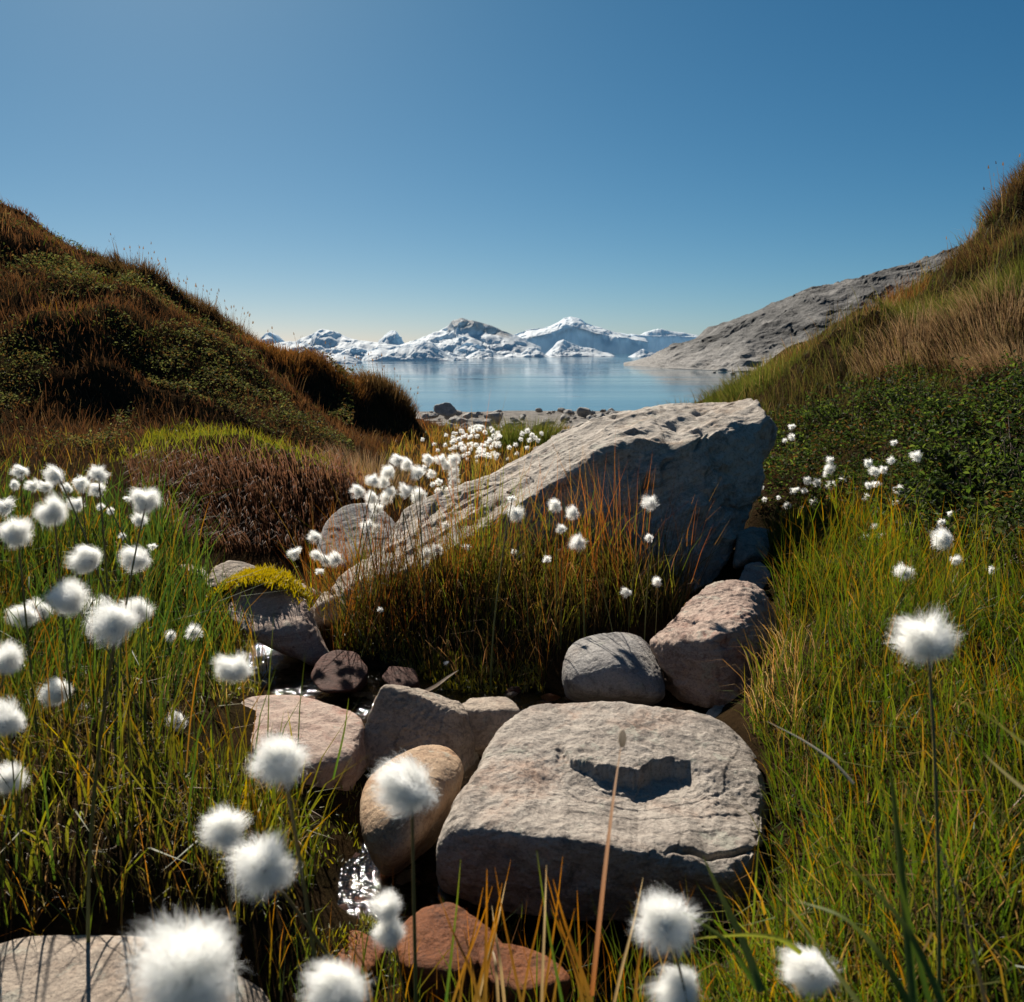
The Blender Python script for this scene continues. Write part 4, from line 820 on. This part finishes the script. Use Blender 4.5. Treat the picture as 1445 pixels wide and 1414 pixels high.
def tubes(name, lst, mat):
    V, Fq, o = [], [], 0
    for (p, r) in lst:
        v, f = tube(p, r); V.append(v); Fq.append(f + o); o += len(v)
    return mesh_np(name, np.concatenate(V), np.concatenate(Fq), smooth=True, mats=[mat])
def bush(seed, n_br=26, leaves=20, r=.26, h=.26, size=(.013, .024)):
    g = np.random.default_rng(seed); br = []; Lv = Leaves(); pos, nr, cl = [], [], []
    for i in range(n_br):
        a = g.uniform(0, 2 * np.pi); out_ = r * np.sqrt(g.uniform(.05, 1)); top = h * g.uniform(.55, 1.05) * (1 - .45 * (out_ / r) ** 2)
        t = np.linspace(0, 1, 6)[:, None]
        path = np.concatenate([np.cos(a) * out_ * t ** .8, np.sin(a) * out_ * t ** .8, top * t ** 1.15], 1) + np.concatenate([g.normal(0, .008, (6, 2)), np.zeros((6, 1))], 1) * t
        br.append((path, np.linspace(.0035, .0012, 6)))
        for k in range(leaves):
            tt = g.uniform(.35, 1.0) ** .7; p = path[0] + 0; q = tt * 5; j = min(int(q), 4); p = path[j] + (path[j + 1] - path[j]) * (q - j)
            pos.append(p + g.normal(0, .014, 3)); nr.append([g.normal(0, .6), g.normal(0, .6) - .2, .7])
    pos = np.array(pos); pos[:, 2] = np.maximum(pos[:, 2], .01); k = len(pos)
    Lv.add(pos, g.uniform(size[0], size[1], k), np.array(nr), pick(g, k, WILLOW[:4], .35), rng=g, ratio=.55)
    return tubes('stems', br, BARK), Lv.mesh('foliage', LEAFM)
bushes = [bush(300 + i, n_br=32, leaves=22, r=.24 + .03 * i, h=.27 + .02 * i, size=(.014, .028)) for i in range(3)]
for i, (u, v, s, lab) in enumerate([
        (1410, 790, 1.05, 'leafy willow bush at the right edge, just behind the grass bank'), (1330, 700, 1.0, 'low willow bush behind the big lone white tuft on the right'),
        (1430, 690, 1.25, 'largest willow bush, dense and glossy, at the right edge below the straw tussock'), (1395, 610, 1.1, 'dark willow bush on the slope right under the bleached straw'),
        (1300, 610, 1.0, 'spreading willow bush in the middle of the right slope'), (1200, 610, .95, 'low willow bush above the grey-white cotton grass cluster'),
        (1120, 640, .8, 'small willow bush touching the right end of the largest boulder'), (1270, 760, .8, 'small willow bush directly behind the top of the grass bank'),
        (1490, 760, 1.2, 'willow bush cut by the right frame edge beside the leafy one'), (1345, 640, .9, 'pale-leaved willow bush between the dark one and the low one'),
        (1380, 740, 1.1, 'willow bush right behind the two small white heads near the grass bank'), (1240, 700, .8, 'willow bush half hidden by the scattered white heads on the right slope'),
        (1150, 600, .75, 'uppermost small willow bush beside the boulder, under the green grass slope'), (1440, 580, 1.0, 'willow bush at the right edge directly below the bleached tuft'), (1255, 575, .9, 'willow bush under the drooping tan tuft')]):
    g = ground_at(u, v, 2.3)
    if g is None: continue
    o = link('willow_bush', None, loc=(g[0], g[1], Hs(g[0], g[1]) - .02)); o.scale = (s, s, s * .9); o.rotation_euler = (0, 0, i * 1.7)
    st, fo = bushes[i % 3]
    link('stems', st, o); link('foliage', fo, o)
    tag(o, lab, 'willow bush', 'dwarf willow bushes on the right slope')

# ------------------------------------------------------------------ cotton grass
m, nt, out = new_mat('cotton_fluff')
d = N(nt, 'ShaderNodeBsdfDiffuse'); d.inputs['Color'].default_value = (.97, .965, .94, 1)
t = N(nt, 'ShaderNodeBsdfTranslucent'); t.inputs['Color'].default_value = (.98, .975, .95, 1)
mx = N(nt, 'ShaderNodeMixShader'); mx.inputs[0].default_value = .58
nt.links.new(d.outputs[0], mx.inputs[1]); nt.links.new(t.outputs[0], mx.inputs[2]); nt.links.new(mx.outputs[0], out.inputs[0])
FLUFF = m
m, nt, out = new_mat('cotton_stem'); bs = N(nt, 'ShaderNodeBsdfPrincipled'); bs.inputs['Roughness'].default_value = .55
tc = N(nt, 'ShaderNodeTexCoord').outputs['Object']
sz = N(nt, 'ShaderNodeSeparateXYZ'); nt.links.new(tc, sz.inputs[0])
nt.links.new(ramp(nt, sz.outputs[2], [(.0, (.06, .085, .016)), (.55, (.11, .11, .02)), (1., (.17, .10, .035))]), bs.inputs['Base Color']); nt.links.new(bs.outputs[0], out.inputs[0])
STEMM = m
m, nt, out = new_mat('cotton_receptacle'); bs = N(nt, 'ShaderNodeBsdfPrincipled'); bs.inputs['Base Color'].default_value = (.10, .06, .035, 1); bs.inputs['Roughness'].default_value = .8
nt.links.new(noise(nt, N(nt, 'ShaderNodeTexCoord').outputs['Object'], 40), bs.inputs['Roughness']); nt.links.new(bs.outputs[0], out.inputs[0]); RECM = m
def cotton_head(seed, n, wid, tufts=46, seg=4, wind=.35, frizz=.16):
    """unit head: diameter 1, hairs springing from the receptacle at the origin, puff slightly above it"""
    g = np.random.default_rng(seed)
    ctr = np.array([.10 * wind, 0, .13])
    td = g.normal(size=(tufts, 3)); td /= np.linalg.norm(td, axis=1)[:, None]
    sq = np.array([1.0, .96, .88 + .16 * g.uniform()])
    trad = g.uniform(.36, .60, tufts)
    k = g.integers(0, tufts, n)
    dr = td[k] + g.normal(0, .24, (n, 3)); dr /= np.linalg.norm(dr, axis=1)[:, None]
    tip = ctr + dr * sq * (trad[k] * g.uniform(.45, 1.06, n))[:, None]
    tip = tip * .72 + (ctr + td[k] * sq * trad[k][:, None]) * .28 + g.normal(0, .028, (n, 3))
    tip += np.array([wind * .16, 0, -.04]) * (np.abs(dr[:, 2:3]) + .2)
    # curved hair from near the origin: leaves along a lifted direction, bends over towards the tip
    d0 = dr + np.array([0, 0, .55]) + g.normal(0, .25, (n, 3)); d0 /= np.linalg.norm(d0, axis=1)[:, None]
    ln = np.linalg.norm(tip, axis=1)[:, None]; start = dr * .05
    c1 = start + d0 * ln * .5
    c1 += g.normal(0, frizz * .42, (n, 3)) + g.normal(0, .07, (tufts, 3))[k]
    V, o = [], []
    side0 = g.normal(size=(n, 3))
    for s in range(seg + 1):
        tt = .12 + .88 * s / seg
        p = (1 - tt) ** 2 * start + 2 * tt * (1 - tt) * c1 + tt ** 2 * tip + g.normal(0, frizz * .035, (n, 3)) * tt
        tan = 2 * (1 - tt) * (c1 - start) + 2 * tt * (tip - c1)
        sd = np.cross(tan, side0); sd /= np.linalg.norm(sd, axis=1)[:, None] + 1e-9
        if s < seg:
            w = wid * (1 - .55 * tt)
            V += [p - sd * w * .5, p + sd * w * .5]
        else: V.append(p)
    mv = 2 * seg + 1; V = np.stack(V, 1).reshape(-1, 3); of = (np.arange(n) * mv)[:, None, None]
    tr = []
    for s in range(seg - 1):
        a = 2 * s; tr += [[a, a + 1, a + 3], [a, a + 3, a + 2]]
    tr.append([2 * seg - 2, 2 * seg - 1, 2 * seg])
    Fh = (of + np.array(tr)[None]).reshape(-1, 3)
    # dense heart of the tuft
    cv, cf = ico(3); cr = .10 * (1 + .22 * fbm(cv * 2.2 + seed, 3, seed))
    cv = ctr * .9 + cv * sq * cr[:, None]
    return mesh_np('seed_head', np.concatenate([V, cv]), np.concatenate([Fh, cf + len(V)]), smooth=False, mats=[FLUFF])
HEADS_HI = [cotton_head(500 + i, 6500, .0036, wind=w, tufts=44, seg=5, frizz=.26) for i, w in enumerate((.1, .5, .9, .3, .7))]
HEADS_MID = [cotton_head(520 + i, 1500, .009, seg=3, wind=w, frizz=.24, tufts=34) for i, w in enumerate((.1, .5, .9, .3, .6, .8))]
HEADS_LOW = [cotton_head(540 + i, 320, .030, tufts=26, seg=2, wind=.4) for i in range(4)]
STEMS = []
for b in (.0, .10, .2, .32):
    t = np.linspace(0, 1, 9)
    v, f = tube(np.stack([b * t ** 1.8, t * 0, t], -1), np.linspace(.0048, .0030, 9), 6)
    STEMS.append((b, mesh_np('stem', v, f, smooth=True, mats=[STEMM])))
cv, cf = ico(2)
REC = mesh_np('receptacle', cv * np.array([.055, .055, .09]) + np.array([0, 0, -.05]), cf, smooth=True, mats=[RECM])
rc = random.Random(21)
N_COTTON = [0]
def cotton(u, v, d, Z, label, group='cotton grass', base=None, tilt=None, stem=True):
    hp = PZ(float(u), float(v), Z); D = d * Z / F
    b, sme = rc.choice(STEMS)
    ang = rc.uniform(0, 2 * math.pi) if tilt is None else tilt
    # find the root: the stem's bend carries the head sideways by b * length
    L_ = max(hp[2] - Hs(hp[0], hp[1]), .09)
    for _ in range(3):
        bx, by = hp[0] - b * L_ * math.cos(ang), hp[1] - b * L_ * math.sin(ang)
        if base is not None: bx, by = bx + base[0], by + base[1]
        L_ = max(hp[2] - Hs(bx, by), .09)
    o = link('cotton_grass', None, loc=(bx, by, hp[2] - L_))
    st = link('stem', sme, o); st.rotation_euler = (0, 0, ang); st.scale = (L_, L_, L_)
    if base is not None:                         # straight lean towards the head
        lean = Vector((-base[0], -base[1], L_)); st.scale = (L_, L_, L_)
        st.rotation_mode = 'QUATERNION'
        a = Vector((b * L_ * math.cos(ang), b * L_ * math.sin(ang), L_)); tgt = Vector(hp) - o.location
        q = a.rotation_difference(tgt); st.rotation_quaternion = q @ Quaternion((0, 0, 1), ang); st.scale = (L_ * tgt.length / a.length,) * 3
    lib = HEADS_HI if d >= 38 else HEADS_MID if d >= 17 else HEADS_LOW
    h = link('seed_head', rc.choice(lib), o, Vector(hp) - o.location); h.scale = (D * rc.uniform(1.02, 1.12), D * rc.uniform(1.0, 1.1), D * rc.uniform(1.0, 1.1))
    nod = rc.uniform(-1.25, -.75) if rc.random() < .45 else rc.uniform(-.4, .4)      # some heads nod away, showing the dark centre
    h.rotation_mode = 'XYZ'; h.rotation_euler = (Matrix.Rotation(rc.uniform(-.6, .6), 3, 'Z') @ Matrix.Rotation(nod, 3, 'X') @ Matrix.Rotation(math.pi + rc.uniform(-.7, .7), 3, 'Z')).to_euler()
    off = h.rotation_euler.to_matrix() @ Vector((0, 0, .10 * D)); h.location = h.location - off + Vector((0, 0, .04 * D))
    if d >= 20:
        r_ = link('receptacle', REC, o, h.location); r_.scale = (D, D, D); r_.rotation_euler = h.rotation_euler
    N_COTTON[0] += 1
    return tag(o, label, 'cotton grass', group, 'thing')
ORD = ['first', 'second', 'third', 'fourth', 'fifth', 'sixth', 'seventh', 'eighth', 'ninth', 'tenth', 'eleventh', 'twelfth', 'thirteenth', 'fourteenth', 'fifteenth', 'sixteenth', 'seventeenth', 'eighteenth', 'nineteenth', 'twentieth']
def bunch(lst, zfun, phrase, group, base=None, look='white cotton grass tuft'):
    lst = sorted(lst)
    for i, e in enumerate(lst):
        u, v, d = e[:3]; Z = zfun(u, v, d)
        pos = 'leftmost' if i == 0 else 'rightmost' if i == len(lst) - 1 else ORD[i] + ' from left'
        cotton(u, v, d, Z, f'{look}, {pos} {phrase}', group, base(u, v) if base else None)
near = lambda D: (lambda u, v, d: float(np.clip(D * F / d, .30, 2.15)))
# the nearest ones, each told apart by what is beside it
for (u, v, d, Z, lab) in [
        (399, 1074, 84, .66, 'large round white cotton grass head in front of the pink slab'), (317, 1170, 70, .74, 'white cotton grass head half hidden behind the bigger one beside it'),
        (371, 1224, 94, .62, 'big white cotton grass head overlapping a smaller one, above the bottom left boulder'), (265, 1372, 165, .37, 'nearest and largest cotton grass head, blurred, in front of the bottom left boulder'),
        (480, 1396, 92, .50, 'ragged cotton grass head cut off by the lower frame edge'), (581, 1118, 88, .66, 'round white cotton grass head in front of the smooth orange boulder'),
        (944, 1303, 100, .58, 'tall shaggy cotton grass head in front of the dark gap under the squarish boulder'), (962, 1392, 78, .58, 'shaggy cotton grass head directly below the tall shaggy one'),
        (1309, 903, 88, .68, 'lone large white cotton grass head above the right-hand grass bank'), (1146, 1371, 76, .62, 'spiky half-open cotton grass head low on the right, among long blades'),
        (547, 1280, 50, .84, 'wispy upper half of a pair of tufts over the rusty wet rock'), (552, 1316, 52, .84, 'wispy lower half of a pair of tufts over the rusty wet rock'),
        (333, 944, 52, 1.12, 'white cotton grass head right beside the glittering stream'), (254, 1016, 32, 1.45, 'white tuft low in the grass at the left end of the pink slab'),
        (1335, 761, 36, 1.62, 'round white head among willow leaves, largest behind the grass bank'), (1349, 790, 19, 1.8, 'small white head just under the round one by the willow leaves'),
        (1340, 724, 11, 2.3, 'tiny white head, topmost over the round one by the willow leaves'), (1330, 737, 14, 2.2, 'little white head just above the round one by the willow leaves'),
        (1398, 805, 16, 2.0, 'small white head alone at the right, low before the leafy willow bush'), (1275, 808, 31, 1.75, 'ragged white head sunk in the top of the grass bank'),
        (274, 892, 29, 1.5, 'thin ragged tuft beside the brown grass plumes in the left meadow'), (240, 898, 20, 1.6, 'small tuft peeping out of the meadow left of the thin ragged one'),
        (537, 861, 11, 2.1, 'tiny white head low on the dark side of the central tussock'), (630, 935, 9, 2.0, 'tiny white bud on a thin stalk over the moss by the stream')]:
    cotton(u, v, d, Z, lab, 'cotton grass in the foreground')
bunch([(31, 666, 26), (81, 670, 32), (47, 685, 22), (65, 686, 24), (139, 669, 32), (115, 683, 27), (139, 690, 27), (110, 712, 26), (158, 721, 14), (180, 703, 13), (144, 716, 15), (96, 690, 18), (20, 684, 17)],
      near(.040), 'of the back row in the left meadow', 'cotton grass in the left meadow', look='small cotton grass tuft')
bunch([(7, 714, 32), (76, 721, 50), (25, 752, 50), (207, 707, 46), (198, 733, 26), (128, 789, 46), (196, 791, 42)], near(.048), 'of the middle group in the left meadow', 'cotton grass in the left meadow', look='plump windblown cotton grass tuft')
bunch([(99, 845, 58), (36, 869, 42), (59, 863, 38), (137, 857, 36), (166, 880, 78), (196, 862, 46), (142, 888, 38)], near(.052), 'of the crowded clump in the left meadow', 'cotton grass in the left meadow', look='shaggy cotton grass tuft')
bunch([(11, 930, 54), (14, 1020, 58), (15, 1100, 52), (22, 1046, 36)], near(.045), 'of those cut by the left frame edge', 'cotton grass in the left meadow', look='big white cotton grass tuft')
bunch([(86, 977, 44), (121, 1005, 38), (70, 958, 26), (172, 945, 22), (76, 1045, 18)], near(.046), 'of the low ones half sunk in meadow grass', 'cotton grass in the left meadow', look='ragged cotton grass tuft')
bunch([(173, 757, 14), (216, 770, 14)], near(.025), 'of two tiny tufts behind the middle group', 'cotton grass in the left meadow', look='faded cotton grass tuft')
bunch([(417, 780, 22), (446, 758, 22), (448, 784, 22), (476, 789, 24), (462, 790, 20), (452, 806, 15)], lambda u, v, d: 2.25, 'of those leaning beside the boulder foot', 'cotton grass around the largest boulder',
      base=lambda u, v: (.12, -.04), look='white cotton grass head')
bunch([(563, 650, 23), (577, 655, 23), (591, 668, 25), (550, 669, 24), (528, 678, 23), (543, 682, 20), (507, 694, 23), (528, 703, 25), (547, 703, 22), (574, 694, 25), (594, 699, 27), (533, 719, 24), (521, 742, 23), (533, 745, 18), (552, 694, 20)],
      lambda u, v, d: 2.32 + .12 * ((u * 7 + v * 3) % 10) / 10, 'in the tight bunch left of the largest boulder', 'cotton grass around the largest boulder', base=lambda u, v: (.03, -.08), look='round cotton grass head')
bunch([(606, 649, 20), (624, 649, 20), (641, 649, 22), (642, 666, 20), (642, 680, 20), (633, 657, 18), (610, 669, 16)], lambda u, v, d: 3.0, 'in the bunch showing above the boulder slope', 'cotton grass around the largest boulder', base=lambda u, v: (-.12, .05), look='white cotton grass head')
bunch([(621, 681, 14), (627, 690, 12), (612, 684, 10), (618, 692, 11), (600, 660, 10), (634, 690, 10)], lambda u, v, d: 3.9, 'of the little ones behind the boulder slope', 'cotton grass around the largest boulder', look='small white cotton grass head')
bunch([(723, 703, 16), (729, 724, 29), (786, 713, 22), (811, 724, 24), (793, 746, 17), (817, 765, 28), (773, 789, 15), (919, 710, 27), (918, 760, 16), (885, 836, 17), (929, 821, 17)],
      lambda u, v, d: 2.10, 'of the row standing before the boulder face', 'cotton grass around the largest boulder', look='white cotton grass head')
bunch([(629, 741, 14), (616, 774, 21), (604, 781, 19), (600, 795, 16), (659, 771, 16), (726, 780, 13)], lambda u, v, d: 2.35, 'of the dull ones in the central tussock', 'cotton grass around the largest boulder', look='greyish cotton grass head')
bunch([(1118, 601, 12), (1117, 617, 13), (1108, 622, 10)], lambda u, v, d: 3.7, 'of three right of the largest boulder', 'cotton grass on the right slope', look='small white cotton grass head')
bunch([(1262, 624, 11), (1294, 644, 19), (1258, 650, 14), (1227, 654, 16), (1235, 667, 18), (1248, 664, 16), (1227, 686, 14), (1237, 682, 16), (1222, 701, 13), (1269, 691, 17), (1264, 708, 13)], lambda u, v, d: 2.9,
      'of the scattered group before the willow bushes', 'cotton grass on the right slope', look='white cotton grass head')
bunch([(1173, 650, 16), (1171, 662, 18), (1168, 671, 15), (1190, 677, 14), (1173, 685, 18), (1155, 682, 16), (1141, 678, 15), (1122, 691, 16), (1135, 694, 13), (1113, 715, 15), (1148, 708, 15), (1175, 706, 15), (1132, 719, 10), (1117, 728, 10), (1190, 728, 9), (1209, 715, 10), (1236, 718, 10)],
      lambda u, v, d: 3.45, 'in the grey-white cluster right of the boulder', 'cotton grass on the right slope', look='pale cotton grass head')
bunch([(1076, 688, 9), (1055, 705, 10), (1080, 705, 9), (1099, 702, 8), (1045, 724, 9)], lambda u, v, d: 3.3, 'of five tiny ones touching the boulder edge', 'cotton grass on the right slope', look='tiny cotton grass head')
bunch([(1235, 743, 14), (1245, 755, 14), (1223, 758, 14), (1247, 785, 11), (1232, 772, 9)], lambda u, v, d: 2.5, 'of the shaded ones behind the grass bank', 'cotton grass on the right slope', look='dull grey cotton grass head')
# far-off field of cotton grass down by the beach
bunch([(720, 632, 9), (728, 628, 10), (738, 612, 9), (745, 608, 10), (752, 614, 9), (748, 621, 9), (756, 618, 9), (760, 622, 9), (744, 632, 9), (758, 634, 8), (730, 641, 8), (736, 620, 8), (750, 643, 8), (765, 612, 8), (718, 648, 8)],
      lambda u, v, d: 6.9, 'beside the green rushy tussock by the beach', 'cotton grass field near the beach', look='tiny white cotton grass head')
bunch([(597, 620, 7), (613, 627, 8), (618, 636, 8), (630, 614, 7), (629, 628, 8), (636, 633, 8), (655, 643, 8), (660, 648, 7), (674, 652, 8), (687, 655, 7), (645, 652, 8)],
      lambda u, v, d: 6.6, 'of those strewn around the distant white field', 'cotton grass field near the beach', look='tiny stray cotton grass head')
k = 0
while k < 96:
    u, v = rc.uniform(634, 708), rc.uniform(601, 648)
    if not in_poly(np.array([u]), np.array([v]), [(636, 612), (660, 606), (672, 600), (690, 602), (706, 612), (708, 640), (700, 648), (676, 646), (650, 640), (638, 628)])[0]: continue
    cotton(u, v, rc.uniform(7, 9.5), 6.5 + (648 - v) / 48 * 1.4, 'tiny white head in the dense white cotton grass field by the beach', 'cotton grass field near the beach'); k += 1

# ------------------------------------------------------------------ single long blades, stalks and straws in the foreground
def strand(name, label, cat, pts_, w, col, flat=.25, mat=GRASSM, loc_i=0):
    p = np.array([PZ(u, v, Z) for (u, v, Z) in pts_]); t = np.linspace(0, 1, len(p)); tt = np.linspace(0, 1, 16)
    path = np.stack([np.interp(tt, t, p[:, i]) for i in range(3)], -1)
    for _ in range(3): path[1:-1] = (path[:-2] + 2 * path[1:-1] + path[2:]) / 4
    tg = np.gradient(path, axis=0); tg /= np.linalg.norm(tg, axis=1)[:, None]
    tw = rc.uniform(-.5, .5) + .6 * tt; sd = np.cross(tg, np.stack([np.sin(tw), -np.cos(tw), .3 + 0 * tt], -1)); sd /= np.linalg.norm(sd, axis=1)[:, None]
    nr_ = np.cross(sd, tg); hw = (w * .5 * (1 - .9 * tt ** 2.2))[:, None]          # a leaf folded along its keel
    v = np.stack([path - sd * hw, path + nr_ * hw * .45, path + sd * hw], 1).reshape(-1, 3)
    ii = np.arange(48).reshape(16, 3); f = np.concatenate([np.stack([ii[:-1, k], ii[:-1, k + 1], ii[1:, k + 1], ii[1:, k]], -1) for k in (0, 1)])
    o = path[0]; c = np.array(col[0])[None] + (np.array(col[1]) - np.array(col[0]))[None] * np.repeat(tt, 3)[:, None]
    ob = link(name, mesh_np(name, v - o, f, cols=c, smooth=True, mats=[mat]), loc=o)
    if label: tag(ob, label, cat, kind='thing')
    return ob, path
GB = ((.05, .09, .015), (.13, .15, .02)); SB = ((.30, .20, .09), (.48, .36, .20)); OB = ((.14, .08, .02), (.34, .14, .03))
o, path = strand('flower_stalk', 'single tall brown stalk with a closed bud in front of the squarish boulder', 'flower stalk', [(835, 1405, .62), (852, 1240, .63), (866, 1120, .64), (878, 1042, .65)], .0034, ((.20, .08, .03), (.30, .22, .16)))
cv, cf = ico(3); bud = cv * np.array([.0030, .0030, .0070]) * (1 + .12 * fbm(cv * 3, 2, 4))[:, None]
bo = link('bud', mesh_np('bud', bud, cf, cols=np.broadcast_to((.5, .44, .36), cv.shape), smooth=True, mats=[HEATHM]), o, path[-1] - path[0])
strand('sedge', 'broad green blade rising in front of the dark gap below the squarish boulder', 'grass blade', [(1075, 1400, .55), (1050, 1330, .57), (1018, 1265, .59), (992, 1208, .61)], .0055, GB)
strand('sedge', 'second green blade crossing low beside the dark gap, shorter and bent', 'grass blade', [(1068, 1395, .56), (1030, 1330, .57), (985, 1300, .58), (960, 1285, .58)], .004, GB)
strand('sedge', 'pale arching blade curving left over the spiky tuft', 'grass blade', [(1215, 1420, .5), (1160, 1345, .53), (1120, 1290, .56), (1093, 1248, .58)], .0042, ((.10, .12, .02), (.30, .30, .12)))
strand('sedge', 'thin horizontal green blade bending left above the spiky tuft', 'grass blade', [(1130, 1345, .56), (1100, 1322, .56), (1050, 1318, .57), (975, 1325, .58)], .0032, ((.16, .18, .03), (.20, .20, .04)))
strand('dry_straw', 'white dry straw lying across the left side of the grass bank', 'straw', [(1205, 1106, .80), (1175, 1072, .82), (1130, 1042, .85), (1082, 1018, .88)], .0026, ((.5, .42, .3), (.62, .56, .44)))
strand('dry_straw', 'long tan dry blade arching from the lower right corner', 'straw', [(1395, 1430, .42), (1360, 1290, .46), (1325, 1190, .49), (1268, 1090, .52)], .0038, SB)
for i, (pp, lab) in enumerate([([(1290, 1430, .47), (1275, 1250, .50), (1262, 1130, .53), (1254, 1062, .55)], 'tall green sedge blade leaning left in the lower right'), ([(1315, 1430, .45), (1275, 1270, .48), (1245, 1150, .51), (1230, 1035, .54)], 'tallest thin green sedge blade next to the leaning one'),
                               ([(1335, 1430, .44), (1290, 1320, .46), (1230, 1250, .48), (1160, 1190, .50)], 'wide blurred sedge blade slanting far to the left'), ([(1290, 1430, .46), (1240, 1340, .48), (1190, 1290, .50), (1120, 1270, .52)], 'lowest sedge blade slanting towards the spiky tuft'),
                               ([(1500, 1330, .42), (1450, 1200, .45), (1400, 1130, .48), (1310, 1060, .5)], 'soft blurred blade entering from the right frame edge')]):
    strand('sedge', lab, 'sedge blade', pp, .0048, GB)
strand('sedge', 'yellow-green blade reaching in at the right below the lone tuft', 'grass blade', [(1480, 1075, .5), (1420, 1030, .53), (1375, 1000, .56), (1335, 980, .58)], .0042, ((.14, .15, .025), (.26, .24, .05)))
strand('sedge', 'pale yellow blade slanting right across the bank near the frame edge', 'grass blade', [(1480, 1140, .52), (1440, 1110, .54), (1400, 1075, .56), (1385, 1060, .57)], .003, ((.2, .18, .05), (.4, .34, .14)))
strand('dry_straw', 'thin upright pale straw in the left meadow beside the pink slab', 'straw', [(262, 1090, 1.05), (268, 1020, 1.06), (277, 955, 1.07), (292, 905, 1.07)], .0018, OB)
strand('sedge', 'upright dark stalk standing before the right edge of the pink slab', 'grass blade', [(470, 1100, 1.15), (482, 1050, 1.15), (488, 1020, 1.16), (492, 985, 1.17)], .0028, GB)
strand('dry_straw', 'dead grey twig lying on the moss beside the stream', 'straw', [(595, 978, 1.88), (615, 968, 1.90), (632, 955, 1.92), (648, 945, 1.95)], .008, ((.20, .16, .13), (.28, .24, .20)), mat=HEATHM)
for i in range(26):
    u0 = rc.uniform(520, 900); v1 = rc.uniform(1195, 1330); Z = rc.uniform(.62, .8); ln_ = rc.uniform(-60, 60)
    o, _ = strand('rush', 'thin upright grass stalk, one of the sparse row at the bottom before the squarish boulder', 'grass stalk', [(u0, 1415, Z * .97), (u0 + ln_ * .3, 1360, Z * .98), (u0 + ln_ * .7, (1360 + v1) / 2, Z), (u0 + ln_, v1, Z * 1.01)], rc.uniform(.0018, .003), rc.choice([GB, OB, OB, SB]))
    o['group'] = 'grass stalks at the bottom'
